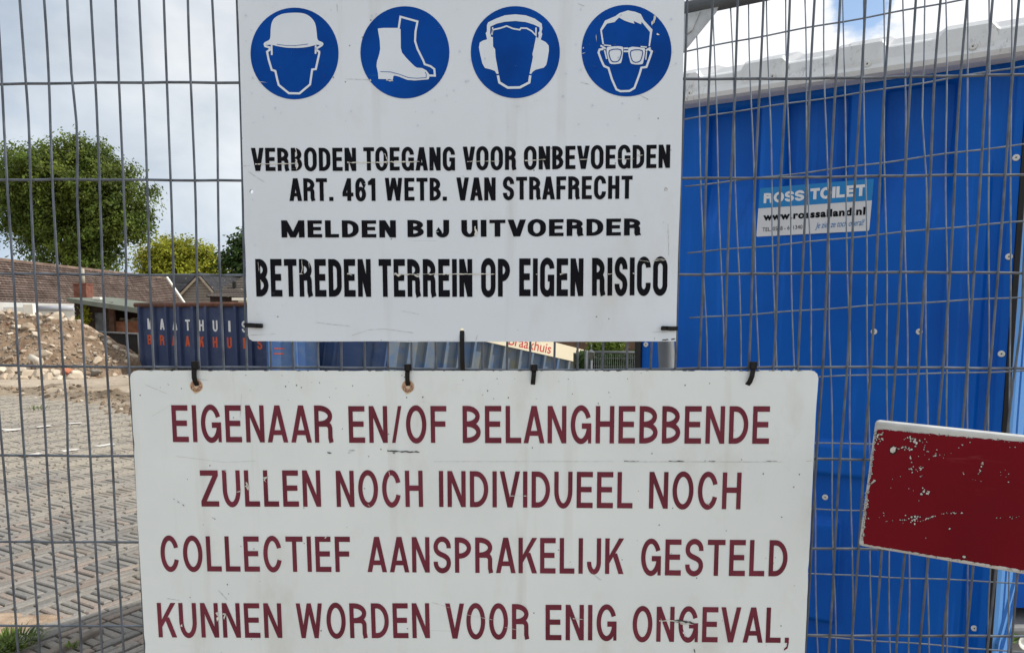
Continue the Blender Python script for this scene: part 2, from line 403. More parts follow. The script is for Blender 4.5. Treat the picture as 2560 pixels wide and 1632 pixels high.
# ------------------------------------------------------------------ front fence frame (fitted from the crossings of its wires)
P0 = Vector((-.7908, 1.19013, 1.80263)); U1 = Vector((.03749, -.00101, 0)); V1 = Vector((-.00131, .00032, -.1453))
UF = U1.normalized(); NF = V1.cross(U1).normalized()
if NF.y > 0: NF = -NF
VF = NF.cross(UF);
if VF.z < 0: VF = -VF
def onF(px, py, off=0.0): return onP(px, py, P0 + NF * off, NF)
P0r = Vector((.41433, 1.73117, 2.03871)); U2 = Vector((.03508, -.01302, .0025)); V2 = Vector((-.00863, .00228, .14891)) * -1
NR = U2.cross(V2).normalized()
if NR.y > 0: NR = -NR

def sign_line(words, parent, material, off, s, t, ry, gap=.26, d=None, name='lettering'):
    """words: (text, x0, x1, ytop, ybottom) measured on the board"""
    mb = MB()
    for txt, x0, x1, yt, yb in words:
        if isinstance(yt, tuple): (ytl, ytr), (ybl, ybr) = yt, yb
        else: ytl = ytr = yt; ybl = ybr = yb
        a = onF(x0, ybl, off); b = onF(x1, ybr, off)
        c = onF((x0 + x1) / 2, (ytl + ytr) / 2, off); m = (a + b) / 2
        e = (b - a); Wd = e.length; e.normalize(); up = (VF - e * VF.dot(e)).normalized()
        H = (c - m).dot(up); a0 = a
        for x, g in word_shapes(txt, Wd / H, s, t, ry, gap, d):
            emit(mb, g, lambda u, v, z, x=x: a0 + e * ((x + u) * H) + up * (v * H) + NF * z)
    return mb.build(name, material, parent, recalc=False)
def face_fix(o, n):             # make flat lettering face along n
    for p in o.data.polygons:
        if p.normal.dot(n) < 0: p.flip()
    return o
def pxpoly(mb, pts, off, z=0.0):
    mb.add([onF(x, y, off) + NF * z for x, y in pts], [tuple(range(len(pts)))])
def tri_poly(name, outlines, material, parent, off):
    """filled flat outline(s) on the front fence plane, holes allowed (via triangle fill)"""
    bm = bmesh.new(); base = wloc(parent)
    for loops in outlines:
        es = []
        for lp in loops:
            vs = [bm.verts.new(onF(x, y, off) - base) for x, y in lp]
            es += [bm.edges.new((vs[i], vs[(i + 1) % len(vs)])) for i in range(len(vs))]
        bmesh.ops.triangle_fill(bm, use_beauty=True, edges=es, normal=NF)
    me = bpy.data.meshes.new(name); bm.to_mesh(me); bm.free(); me.materials.append(material)
    o = bpy.data.objects.new(name, me); COL.objects.link(o); o.parent = parent
    return face_fix(o, NF)
def smooth_loop(pts, n=4):
    m = len(pts); o = []
    for i in range(m):
        p0, p1, p2, p3 = pts[i - 1], pts[i], pts[(i + 1) % m], pts[(i + 2) % m]
        for k in range(n):
            t = k / n
            o.append(tuple(.5 * (2 * p1[a] + (p2[a] - p0[a]) * t + (2 * p0[a] - 5 * p1[a] + 4 * p2[a] - p3[a]) * t * t + (3 * p1[a] - p0[a] - 3 * p2[a] + p3[a]) * t ** 3) for a in (0, 1)))
    return o
def ell(cx, cy, rx, ry, n=64): return [(cx + rx * cos(2 * pi * i / n), cy + ry * sin(2 * pi * i / n)) for i in range(n)]
# ================================================================== SETTING: ground
def groundmat():
    a = MN('sandy soil'); big = a.noise(.55, 6, .6); med = a.noise(4, 7, .65); fine = a.noise(60, 5, .6)
    c = a.ramp(big, [(.35, (.50, .425, .335)), (.55, (.43, .36, .28)), (.72, (.30, .245, .185))])
    c = a.mix(.55, c, a.ramp(med, [(.3, .42), (.7, 1.25)]), 'MULTIPLY')
    c = a.mix(.35, c, a.ramp(fine, [(.3, .55), (.7, 1.3)]), 'MULTIPLY')
    a.base(a.mix(1.0, c, a.tint(), 'MULTIPLY')); a.rough(.95); a.spec(.15); a.bump(a.noise(26, 8, .7), .6, .04); return a.m
M_sand = groundmat()
def edge_y(x): return max(8.2, 13.1 - .88 * (max(x, -8.3) + 8.3)) + .35 * noise.noise(Vector((x * .7, 0, 2)))
def gz(x, y):
    v = Vector((x * .35, y * .35, 3.3))
    h = noise.fractal(v, 1, 2, 4) * .03
    e = edge_y(x) - .5
    k = max(0, min(1, (y - e) / .8)); k = k * k * (3 - 2 * k)
    q = math.exp(-((y - e - 1.1) / .75) ** 2)
    rid = q * (.035 + .06 * max(0, noise.noise(Vector((x * .6, y * .9, 1)))))
    clod = max(0, noise.fractal(Vector((x * 2.2, y * 2.6, 9)), 1, 2, 4)) * .16 * q + max(0, noise.noise(Vector((x * 7, y * 7, 2)))) * .05 * q
    return -.04 * (1 - k) + k * (.012 + h * .6) + (rid + clod) * k
m = MB()
# one sheet out to the horizon, finely divided where it can be seen
xs = [-900, -300, -120, -60, -40] + [-30 + .5 * i for i in range(24)] + [-18 + .11 * i for i in range(120)] + [-4.8 + .5 * i for i in range(40)] + [16, 30, 60, 150, 400, 900]
ys = [-300, -60, -10, -2] + [1 + 1.1 * i for i in range(6)] + [8.0 + .5 * i for i in range(2)] + [9.0 + .075 * i for i in range(110)] + [17.3 + .25 * i for i in range(6)] + [18.8 + .6 * i for i in range(20)] + [32, 40, 60, 100, 200, 500, 1400]
nx = len(xs)
m.cur = (1, 1, 1)
m.add([(x, y, gz(x, y)) for y in ys for x in xs], [(j * nx + i, j * nx + i + 1, (j + 1) * nx + i + 1, (j + 1) * nx + i) for j in range(len(ys) - 1) for i in range(nx - 1)], True)
def soiltint(x, y):                         # loose dug earth is a darker, browner soil than the driven sand
    q = math.exp(-((y - edge_y(x) - .55) / .8) ** 2) * max(0, min(1, .75 + .9 * noise.fractal(Vector((x * 1.1, y * 1.6, 5)), 1, 2, 4))) if -16 < x < 2 else 0
    return (1 - .58 * q, 1 - .61 * q, 1 - .65 * q)
m.col = [soiltint(v.x, v.y) for v in m.v]
tag(m.build('ground', M_sand), kind='structure')

# paving: herringbone of long bricks, every brick its own slightly tilted block
def paving():
    mb = MB(); W, n = .069, 3; a = radians(60); e1 = Vector((cos(a), sin(a), 0)); e2 = Vector((sin(a), -cos(a), 0)); o = Vector((-3, 4, 0))
    rr = random.Random(3); seen = set()
    def keep(p):
        if p.y < 2.2 or p.y > edge_y(p.x): return False
        if p.x < -.70 * p.y - 1.2: return False
        return p.x < 1.0 if p.y < 4.6 else p.x < -.30 * p.y + 1.0
    for i in range(-42, 42):
        x_ = i * .42
        cells = []
        for j in range(-260, 260): cells.append((j * .0505 + .025, x_ + .105, .025, .105))          # laid across the band
        for c3_ in range(4):
            for j in range(-66, 66): cells.append((j * .211 + .07 * c3_ + .1, x_ + .21 + .02625 + c3_ * .0525, .1055, .02625))
        for (u, v_, hu, hv) in cells:
            c = o + e1 * u + e2 * v_
            if not keep(c): continue
            hx, hy = hu - (.0042 if hu < .05 else .004), hv - (.0045 if hv > .05 else .0062)
            z = .008 + rr.uniform(-.004, .004) + .012 * noise.noise(Vector((c.x * .8, c.y * .8, 0)))
            tx, ty = rr.uniform(-.03, .03), rr.uniform(-.03, .03)
            q = rr.random(); g = rr.uniform(.82, 1.14)
            col = (.215, .203, .186) if q < .6 else ((.235, .198, .172) if q < .8 else (.18, .175, .166))
            mb.cur = tuple(g * k for k in col)
            b = .006; vs = []
            for (kx, ky, dz) in ((hx, hy, -.03), (hx, hy, -.005), (hx - b, hy - b, 0)):
                for sx, sy in ((-1, -1), (1, -1), (1, 1), (-1, 1)):
                    u2, v2 = sx * kx, sy * ky
                    vs.append(c + e1 * u2 + e2 * v2 + Vector((0, 0, z + dz + u2 * tx + v2 * ty)))
            mb.add(vs, [(0, 1, 5, 4), (1, 2, 6, 5), (2, 3, 7, 6), (3, 0, 4, 7), (4, 5, 9, 8), (5, 6, 10, 9), (6, 7, 11, 10), (7, 4, 8, 11), (8, 9, 10, 11)])
    a = MN('worn paving bricks')
    dirt = a.noise(.9, 6, .6); fine = a.noise(70, 6, .65)
    sx = a.n('ShaderNodeSeparateXYZ'); a.l(a.tc.outputs['Object'], sx.inputs[0])
    far = a.n('ShaderNodeMapRange'); far.inputs['From Min'].default_value = 3.6; far.inputs['From Max'].default_value = 7.5; far.inputs['To Min'].default_value = -.16; far.inputs['To Max'].default_value = .16; a.l(sx.outputs[1], far.inputs['Value'])
    dirt = a.math('ADD', dirt, far.outputs[0])          # wind blown sand lies thicker toward the sand yard
    c = a.mix(a.ramp(dirt, [(.40, .04), (.66, .90)]), a.tint(), (.315, .285, .238))
    c = a.mix(a.ramp(a.noise(2.1, 5, .6), [(.55, 0.0), (.72, .55)]), c, (.135, .112, .085))
    c = a.mix(.5, c, a.ramp(fine, [(.3, .55), (.7, 1.35)]), 'MULTIPLY')
    a.base(c); a.rough(.9); a.spec(.2); a.bump(a.noise(90, 5), .35, .006)
    return mb.build('pavement', a.m, recalc=False)
tag(paving(), kind='structure')
# bed of sand between the bricks
mb = MB(); N = 40
mb.add([(-9.6 + 11.0 * i / N, 2.1 + 10.6 * j / N, -.0135 + .009 * noise.noise(Vector((i * .22, j * .21, 5)))) for j in range(N + 1) for i in range(N + 1)],
       [(j * (N + 1) + i, j * (N + 1) + i + 1, (j + 1) * (N + 1) + i + 1, (j + 1) * (N + 1) + i) for j in range(N) for i in range(N)], True)
tag(mb.build('joint_sand', mat('joint sand', (.125, .106, .084), .95, 0, .1, .4, 9)), kind='structure')
# worn parking dashes
mbd = MB()
for (xa, ya, xb, yb) in ((2, 1073, 52, 1071), (10, 1076.5, 51, 1072.5), (92, 1067, 128, 1063), (172, 1058.5, 204, 1056), (242, 1115, 284, 1108), (156, 1127, 196, 1122), (52, 1140, 102, 1132)):
    p = atZ(xa, ya, .019); q = atZ(xb, yb, .019); e = (q - p).normalized(); s_ = Vector((-e.y, e.x, 0)) * .05
    k = 8; vs = []
    for i in range(k + 1):
        c = p.lerp(q, i / k); r1, r2 = R.uniform(.75, 1.1), R.uniform(.75, 1.1); vs += [c + s_ * r1, c - s_ * r2]
    mbd.add(vs, [(2 * i, 2 * i + 1, 2 * i + 3, 2 * i + 2) for i in range(k)])
tag(mbd.build('parking_marking', mat('worn road paint', (.62, .60, .56), .8, 0, .2, .2, 12)), kind='structure')

# strip of bare earth with a concrete edging at the near left
mb = MB(); n_, k_ = 60, 26
A0, B0 = Vector((-4.6, 3.50, 0)), Vector((-1.95, 3.50, 0)); A1, B1 = Vector((-4.6, 2.5, 0)), Vector((-2.75, 2.62, 0))
def soilz(u, v, p):
    e = min(u * 8, (1 - u) * 8, v * 6, (1 - v) * 7, 1.0); e = max(0, e)
    return -.01 + e * (.045 + .03 * noise.fractal(Vector((p.x * 5, p.y * 5, 0)), 1, 2, 4)) + .012 * noise.noise(Vector((p.x * 22, p.y * 22, 0))) * e
vs = []
for j in range(k_ + 1):
    for i in range(n_ + 1):
        u, v = i / n_, j / k_; p = A0.lerp(B0, u).lerp(A1.lerp(B1, u), v); vs.append((p.x, p.y, soilz(u, v, p)))
mb.add(vs, [(j * (n_ + 1) + i, j * (n_ + 1) + i + 1, (j + 1) * (n_ + 1) + i + 1, (j + 1) * (n_ + 1) + i) for j in range(k_) for i in range(n_)], True)
a = MN('brown garden earth'); c = a.ramp(a.noise(9, 7, .65), [(.3, (.16, .11, .075)), (.52, (.36, .27, .195)), (.75, (.50, .40, .30))])
a.base(c); a.rough(.95); a.spec(.1); a.bump(a.noise(45, 6, .7), .6, .02)
tag(mb.build('earth_strip', a.m), kind='structure')
p, q = atZ(60, 1655, .04), atZ(252, 1562, .04); e = (q - p).normalized(); s_ = Vector((-e.y, e.x, 0))
mb = MB(); mb.box((p + q) / 2 - Vector((0, 0, .05)), e * ((q - p).length / 2), s_ * .022, (0, 0, .047))
o = bevel(mb.build('edging', mat('edging concrete', (.17, .15, .13), .9, 0, .2, .3, 9, .3)), .01); tag(o, kind='structure')

# ================================================================== FRONT FENCE
fence = thing('fence_panel', 'near galvanised mesh fence panel that carries both white notice boards', 'fence', P0 + U1 * 21 + V1 * 12.5, 'mobile mesh fence panels')
rf = random.Random(11)
ROW = {0: [(k, x, 216 - 11 * x / 600) for k, x in enumerate([7.7, 66, 124, 182.5, 241, 301, 360, 420, 480, 540])] + [(29 + k, x, 201 - 8 * (x - 1711) / 850) for k, x in enumerate([1773, 1836, 1898, 1963, 2025, 2087, 2150, 2211, 2274, 2336, 2400, 2464.5, 2529])],
       3: [(k, x, 914 + 3 * x / 2560) for k, x in enumerate([48, 103, 157.6, 213, 268.5, 326, 385.5, 442.6, 501, 559, 618.5, 677, 736.5, 795, 854, 913, 972, 1030.5, 1090, 1148, 1207, 1266, 1325.6, 1385, 1444, 1505, 1565.6, 1626, 1687, 1748, 1809, 1870, 1932, 1994, 2054.7, 2115, 2175.7, 2236.6, 2297, 2357, 2417, 2474, 2534])],
       6: [(k - 1, x, 1554 + 15 * x / 355) for k, x in enumerate([43.6, 97, 149, 201.5, 254, 307.5])] + [(35 + k, x, 1588) for k, x in enumerate([2071.6, 2128.7, 2186, 2243, 2300.5, 2357.6, 2415, 2469, 2527])]}
DEV = {}
for j, lst in ROW.items():
    D = {}
    for i, x, y in lst:
        pnt = onF(x, y); ideal = P0 + U1 * i + V1 * j; D[i] = (pnt - ideal).dot(UF)
    ks = sorted(D); DEV[j] = lambda i, D=D, ks=ks: D[i] if i in D else (D[ks[0]] if i < ks[0] else D[ks[-1]] if i > ks[-1] else (lambda a, b: D[a] + (D[b] - D[a]) * (i - a) / (b - a))(max(k for k in ks if k < i), min(k for k in ks if k > i)))
def devF(i, j):
    if j <= 0: return DEV[0](i)
    if j <= 3: return DEV[0](i) + (DEV[3](i) - DEV[0](i)) * j / 3
    if j <= 6: return DEV[3](i) + (DEV[6](i) - DEV[3](i)) * (j - 3) / 3
    return DEV[6](i)
ROWY = {0: -1, 1: 0, 2: 1.0, 3: 1.5, 4: 1.0, 5: 0, 6: 0}
mv = MB(); I0, I1 = -14, 62; J0, J1 = -1.35, 12.3
for i in range(I0, I1 + 1):
    pts = []; ph = rf.uniform(0, 6); am = rf.uniform(.0004, .0013); big = (rf.random() < .22) * rf.uniform(-.005, .005); bj = rf.randint(-1, 7)
    jj = J0
    st = []
    while jj < J1 + .01: st.append(jj); jj += .25
    for j in st:
        d = devF(i, j) + am * sin(j * 2.1 + ph) + big * max(0, 1 - abs(j - bj - .5) * 1.6)
        pts.append(P0 + U1 * i + V1 * j + UF * d + NF * .0024)
    mv.tube(pts, [.00185 * (1.22 if abs(q - round(q)) < .01 else 1) for q in st], 7)
mv.build('upright_wires', M_wire, fence)
mh = MB()
for j in range(-1, 13):
    pts = []
    for i in range(I0, I1 + 1):
        pts.append(P0 + U1 * i + V1 * j + VF * (.0012 * sin(i * .33 + j) + .0004 * sin(i * 1.9 + j * 3) - .0045 * (1 if 3 <= j <= 4 else .3) * math.exp(-((i - 20) / 11) ** 2)))
    mh.tube(pts, .0021, 7)
mh.build('cross_wires', M_wire, fence)
for i, nm in ((I0, 'post'), (I1, 'post')):
    MB().tube([P0 + U1 * i + V1 * -1.5, P0 + U1 * i + V1 * 13.4], .019, 14).build(nm, M_tube, fence)
for j in (-1.5, 12.5): MB().tube([P0 + U1 * I0 + V1 * j, P0 + U1 * I1 + V1 * j], .016, 12).build('rail', M_tube, fence)
for i in (I0, I1):
    c = P0 + U1 * i; mbf = MB(); mbf.box((c.x, c.y, .065), (.11, 0, 0), (0, .34, 0), (0, 0, .065)); o = bevel(mbf.build('foot_block', mat('cast concrete', (.33, .32, .30), .9, 0, .2, .2, 8, .3), fence), .02)

# ================================================================== REAR FENCE
M_wire2 = mat('bright zinc wire', (.19, .222, .27), .45, .45, .4, .3, 40)
rear = thing('fence_panel', 'second mesh fence panel standing tilted between the notice boards and the blue cabin', 'fence', P0r + U2 * 20 + V2 * 13, 'mobile mesh fence panels')
U2n = U2.normalized(); V2n = V2.normalized()
mv = MB()
for i in range(0, 70):
    ph = rf.uniform(0, 6); am = rf.uniform(.0006, .002); big = (rf.random() < .25) * rf.uniform(-.006, .006); bj = rf.randint(0, 8); pts = []
    j = -.55
    while j < 13.3:
        pts.append(P0r + U2 * i + V2 * j + U2n * (am * sin(j * 1.9 + ph) + big * max(0, 1 - abs(j - bj - .5) * 1.2)) + NR * .0022); j += .25
    mv.tube(pts, .00150, 6)
mv.build('upright_wires', M_wire2, rear)
mh = MB()
for j in range(0, 14):
    mh.tube([P0r + U2 * i + V2 * j - V2n * (.0009 * sin(i * 1.3 + j * 2) + .0012 * sin(i * .4 + j)) for i in range(-1, 70)], .00175, 6)
mh.build('cross_wires', M_wire2, rear)
top = P0r + V2 * -.60
MB().tube([top + U2 * -2.6, top + U2 * 71], .0165, 14).build('rail', M_tube, rear)
MB().tube([P0r + V2 * 13.3 + U2 * -2.6, P0r + V2 * 13.3 + U2 * 71], .0165, 14).build('rail', M_tube, rear)
for i in (-2.5, 70.9): MB().tube([P0r + U2 * i + V2 * -.72, P0r + U2 * i + V2 * 14.2], .0195, 16).build('post', M_tube, rear)
g = MB(); tp = P0r + U2 * -2.2 + V2 * -.55
pl = [tp, tp + U2 * 3.6, tp + U2 * 3.4 + V2 * .10, tp + U2 * 1.7 + V2 * .52, tp + U2 * .5 + V2 * .75, tp + V2 * .8]
g.prism([q + NR * .010 for q in pl], NR * -.003)
g.prism([tp + U2 * 1.6 + V2 * .05 + NR * .0135, tp + U2 * 2.5 + V2 * .05 + NR * .0135, tp + U2 * 2.0 + V2 * .3 + NR * .0135, tp + U2 * 1.6 + V2 * .35 + NR * .0135], NR * -.003)
bevel(g.build('corner_plate', mat('zinc plate', (.42, .44, .45), .5, .35, .5, .3, 26), rear), .001)
for i in (-2.5, 70.9):
    c = P0r + U2 * i; z0 = (P0r + U2 * i + V2 * 14.2).z
    mbf = MB(); mbf.box((c.x + .1, c.y + .02, z0 + .04), (.11, 0, 0), (0, .34, 0), (0, 0, .065)); bevel(mbf.build('foot_block', MATS['cast concrete'], rear), .02)

# ================================================================== NOTICE BOARDS
OFF_B, OFF_F = .0075, .0110
def board(name, outer, holes, parent, m_face, m_edge):
    bm = bmesh.new(); base = wloc(parent); es = []
    for lp in [outer] + holes:
        vs = [bm.verts.new(onF(x, y, OFF_F) - base) for x, y in lp]; es += [bm.edges.new((vs[i], vs[(i + 1) % len(vs)])) for i in range(len(vs))]
    bmesh.ops.triangle_fill(bm, use_beauty=True, edges=es, normal=NF)
    for f in bm.faces:
        f.normal_update()
        if f.normal.dot(NF) < 0: f.normal_flip()
    front = bm.faces[:]
    r = bmesh.ops.extrude_face_region(bm, geom=front)
    nv = [v for v in r['geom'] if isinstance(v, bmesh.types.BMVert)]
    bmesh.ops.translate(bm, verts=nv, vec=NF * 0)
    for v in set(v for f in front for v in f.verts): pass
    keepf = [f for f in r['geom'] if isinstance(f, bmesh.types.BMFace)]
    bmesh.ops.translate(bm, verts=nv, vec=-NF * (OFF_F - OFF_B))
    bmesh.ops.recalc_face_normals(bm, faces=bm.faces[:])
    for f in bm.faces:
        if abs(f.normal.dot(NF)) < .5: f.material_index = 1
    me = bpy.data.meshes.new(name); bm.to_mesh(me); bm.free(); me.materials.append(m_face); me.materials.append(m_edge)
    o = bpy.data.objects.new(name, me); COL.objects.link(o); o.parent = parent; return o
def rough_edge(pts, step, amp, rr):
    o = []
    for i in range(len(pts)):
        a, b = pts[i], pts[(i + 1) % len(pts)]; dx, dy = b[0] - a[0], b[1] - a[1]; l = sqrt(dx * dx + dy * dy); n = max(1, int(l / step))
        for k in range(n):
            t = k / n; q = (rr.random() < .1) * rr.uniform(0, 2.2) + rr.uniform(-.4, .4); q *= amp
            o.append((a[0] + dx * t - dy / l * q * (k > 0), a[1] + dy * t + dx / l * q * (k > 0)))
    return o
M_edgeA = mat('board edge', (.42, .42, .40), .7, 0, .3, .3, 60)
M_edgeB = mat('weathered plywood edge', (.16, .135, .11), .85, 0, .2, .45, 60)
OFF_V = OFF_F + .0005
OFF_V2, OFF_V3 = OFF_V + .0004, OFF_V + .0008
c_ = onF(1155, 430, OFF_F)
signA = thing('safety_sign', 'upper white notice board with four round blue pictograms above black lettering', 'sign', onF(1155, 853, OFF_F))
rr = random.Random(5)
outA = rough_edge([(592, -75), (597, 60), (607, 420), (620, 838), (623, 847), (632, 852.5), (1150, 854), (1500, 854), (1690, 853), (1695, 640), (1703, 420), (1710, 60), (1713, -75)], 40, .5, rr)
board('board', outA, [ell(628.5, 479, 4.6, 5.2, 14), ell(1664.5, 474, 4.4, 5, 14), ell(1155, 825, 4.6, 5, 14)], signA, M_signA, M_edgeA)
def cv(ox, sc, pts): return [(ox + x / sc, y / sc) for x, y in pts]
def pxstroke(mb, pts, wd, off, closed=False):
    g = G2(); stroke(g, pts, wd, wd, closed); sh = g.shapes[0]; A, B = sh[1], sh[2]; n = len(A)
    mb.add([onF(x, y, off) for x, y in A] + [onF(x, y, off) for x, y in B], [(i, (i + 1) % n, n + (i + 1) % n, n + i) for i in range(n if closed else n - 1)])
def pictogram(disc, fills, strokes, dark=(), rim=1.6):
    cx, cy, rx, ry = disc
    d = tri_poly('pictogram_disc', [[ell(cx, cy, rx, ry)]], M_vblue, signA, OFF_V)
    if fills:
        f = tri_poly('figure', [[lp] for lp in fills], M_white, signA, OFF_V2); f.parent = d
    mb = MB()
    for pts, wd in strokes: pxstroke(mb, pts, wd, OFF_V2 + .00008)
    o = mb.build('outline', M_white, signA, recalc=False); face_fix(o, NF); o.parent = d
    if dark:
        mb = MB()
        for pts, wd, cl_ in dark: pxstroke(mb, pts, wd, OFF_V3, cl_)
        o = mb.build('inner_line', M_vblue, signA, recalc=False); face_fix(o, NF); o.parent = d
    return d
A4 = lambda *p: cv(580, 4.152, p)
B4 = lambda *p: cv(1140, 4.0133, p)
pictogram((580 + 649 / 4.152, 558 / 4.152, 457 / 4.152, 475 / 4.152),
    [smooth_loop(A4((328, 462), (340, 442), (385, 418), (398, 385), (402, 300), (414, 235), (445, 188), (510, 152), (590, 138), (690, 136), (760, 148), (820, 185), (862, 245), (878, 330), (884, 395), (898, 424), (938, 442), (950, 465), (925, 473), (880, 468), (800, 488), (720, 498), (640, 500), (560, 497), (470, 482), (410, 468), (350, 470)), 3)],
    [(A4((338, 462), (345, 482), (390, 495), (392, 520), (364, 540), (380, 620), (412, 728), (450, 740), (470, 830), (485, 885), (590, 970), (700, 972), (810, 880), (832, 725), (870, 720), (905, 560), (905, 540), (880, 525), (872, 508), (905, 490), (938, 468)), 5.2),
     (A4((411, 470), (413, 575)), 4.4), (A4((869, 475), (867, 562)), 4.4)],
    [(A4((465, 462), (560, 475), (650, 477), (790, 460)), 1.1, False)])
pictogram((580 + 1794.5 / 4.152, 546.5 / 4.152, 462 / 4.152, 478 / 4.152),
    [A4((1513, 300), (1570, 293), (1718, 293), (1750, 305), (1752, 500), (1765, 550), (1810, 605), (1895, 690), (1920, 705), (1975, 710), (2020, 735), (2045, 770), (2050, 800), (2040, 826), (1900, 838), (1820, 832), (1740, 800), (1690, 787), (1676, 792), (1668, 835), (1640, 825), (1520, 822), (1515, 760), (1500, 690), (1505, 640), (1530, 560), (1538, 510), (1533, 420))],
    [(A4((1730, 298), (1748, 177), (1925, 226), (1905, 330), (1900, 430), (1925, 510), (1985, 630), (2000, 670), (2060, 690), (2100, 720), (2106, 788), (2045, 786)), 5.0)],
    [(A4((1540, 745), (1650, 750), (1740, 775), (1830, 808), (1920, 815), (2015, 808), (2018, 775), (2005, 750)), 1.3, False)])
pictogram((1140 + 595 / 4.0133, 526 / 4.0133, 447 / 4.0133, 461 / 4.0133),
    [B4((310, 258), (322, 228), (400, 190), (490, 157), (595, 147), (700, 157), (790, 190), (860, 240), (866, 290), (858, 325), (866, 345), (850, 400), (900, 425), (930, 460), (932, 510), (918, 600), (905, 655), (880, 682), (800, 702), (770, 722), (755, 745), (738, 742), (772, 575), (766, 545), (780, 488), (802, 375), (826, 385), (830, 355), (824, 335), (838, 315), (838, 278), (780, 250), (700, 225), (595, 214), (490, 222), (410, 240), (345, 270), (342, 330), (352, 372), (370, 375), (372, 470), (392, 495), (398, 580), (428, 742), (408, 745), (390, 715), (345, 698), (290, 685), (265, 640), (245, 560), (230, 480), (238, 430), (270, 410), (312, 398), (302, 352), (298, 335), (310, 318))],
    [(B4((360, 352), (368, 302), (440, 287), (508, 264), (570, 290), (640, 302), (652, 285), (710, 287), (760, 315), (802, 358), (803, 280)), 3.8),
     (B4((420, 758), (435, 830), (520, 882), (640, 880), (735, 830), (745, 758)), 6.0), (B4((368, 275), (362, 345)), 3.0)])
pictogram((1140 + 1711 / 4.0133, 511 / 4.0133, 451 / 4.0133, 459 / 4.0133),
    [B4((1447, 300), (1495, 210), (1600, 165), (1640, 135), (1725, 108), (1800, 122), (1855, 145), (1885, 205), (1972, 300), (1960, 380), (1946, 468), (1932, 466), (1946, 325), (1862, 222), (1858, 248), (1782, 214), (1790, 242), (1700, 215), (1635, 180), (1590, 225), (1515, 240), (1464, 310), (1485, 447), (1468, 445), (1452, 340)),
     smooth_loop(B4((1510, 490), (1560, 470), (1665, 470), (1677, 510), (1662, 615), (1640, 640), (1560, 645), (1532, 615)), 3), smooth_loop(B4((1732, 482), (1865, 482), (1897, 500), (1880, 620), (1858, 648), (1770, 645), (1745, 610)), 3)],
    [(B4((1480, 495), (1440, 500), (1430, 530), (1455, 600), (1485, 665), (1530, 685), (1565, 800), (1610, 900), (1650, 918), (1740, 915), (1790, 885), (1840, 750), (1860, 682), (1910, 675), (1945, 580), (1965, 518), (1935, 500)), 5.2),
     (B4((1682, 488), (1728, 488)), 4.2), (B4((1682, 518), (1728, 518)), 4.2), (B4((1450, 460), (1502, 492)), 4.5), (B4((1952, 482), (1905, 510)), 4.5), (B4((1482, 455), (1556, 462)), 3), (B4((1852, 470), (1915, 476)), 3), (B4((1490, 505), (1512, 595)), 3.4), (B4((1912, 520), (1904, 602)), 2.8)],
    [(smooth_loop(B4((1540, 510), (1655, 503), (1642, 600), (1590, 624), (1552, 600)), 3), 2.2, True), (smooth_loop(B4((1757, 513), (1868, 510), (1858, 595), (1835, 622), (1790, 626), (1762, 595)), 3), 2.2, True)])
LA = [([('VERBODEN', 629, 890.7, 370, 427.7), ('TOEGANG', 909, 1137.7, 368.6, 426.6), ('VOOR', 1157, 1290.5, 367, 425), ('ONBEVOEGDEN', 1310, 1675, (366, 362.5), (424.5, 420))], .182, .168, .27),
      ([('ART.', 723.7, 833.7, 446, 502.7), ('461', 856.5, 939, 446, 502.5), ('WETB.', 963, 1117.4, 445, 502), ('VAN', 1141, 1239, 444, 501.5), ('STRAFRECHT', 1257.5, 1581, (442.5, 440), (500, 497))], .182, .168, .27),
      ([('MELDEN', 704, 990, 551, 593.8), ('BIJ', 1019, 1123, 550, 593), ('UITVOERDER', 1153.7, 1602, (550, 546.5), (592.5, 588.5))], .345, .20, .34),
      ([('BETREDEN', 641, 928, (647.3, 648), (741.3, 742)), ('TERREIN', 948, 1181, 647.7, 742), ('OP', 1203, 1275, 647, 741.5), ('EIGEN', 1298, 1458, 646, 740.3), ('RISICO', 1480, 1668, (644.5, 643), (739.3, 737.5))], .128, .18, .20)]
for words, s_, t_, ry_ in LA: face_fix(sign_line(words, signA, M_vblack, OFF_V, s_, t_, ry_, gap=.21), NF)
def crack(mb, pts, wd, off, rr, jag=1.0):
    n = 0; up = []; lo = []
    for i in range(len(pts) - 1):
        (x0, y0), (x1, y1) = pts[i], pts[i + 1]; k = max(2, int(abs(x1 - x0) + abs(y1 - y0)) // 5)
        for q in range(k):
            t = q / k; x, y = x0 + (x1 - x0) * t, y0 + (y1 - y0) * t
            a, b = abs(rr.gauss(.5, .3)) * wd * jag, abs(rr.gauss(.5, .3)) * wd * jag
            dx, dy = (x1 - x0), (y1 - y0); l = sqrt(dx * dx + dy * dy)
            up.append((x + dy / l * a, y - dx / l * a)); lo.append((x - dy / l * b, y + dx / l * b))
    up.append(pts[-1]); lo.append(pts[-1]); n = len(up)
    mb.add([onF(x, y, off) for x, y in up] + [onF(x, y, off) for x, y in lo], [(i, i + 1, n + i + 1, n + i) for i in range(n - 1)])
M_crack = mat('cream crack filler', (.63, .63, .59), .8, 0, .2, .2, 60)
M_dark = mat('dark scuff', (.06, .062, .055), .8, 0, .2, .3, 60)
M_grey = mat('faint scratch', (.44, .44, .43), .7, 0, .2, .2, 60)
mb = MB(); rr = random.Random(21)
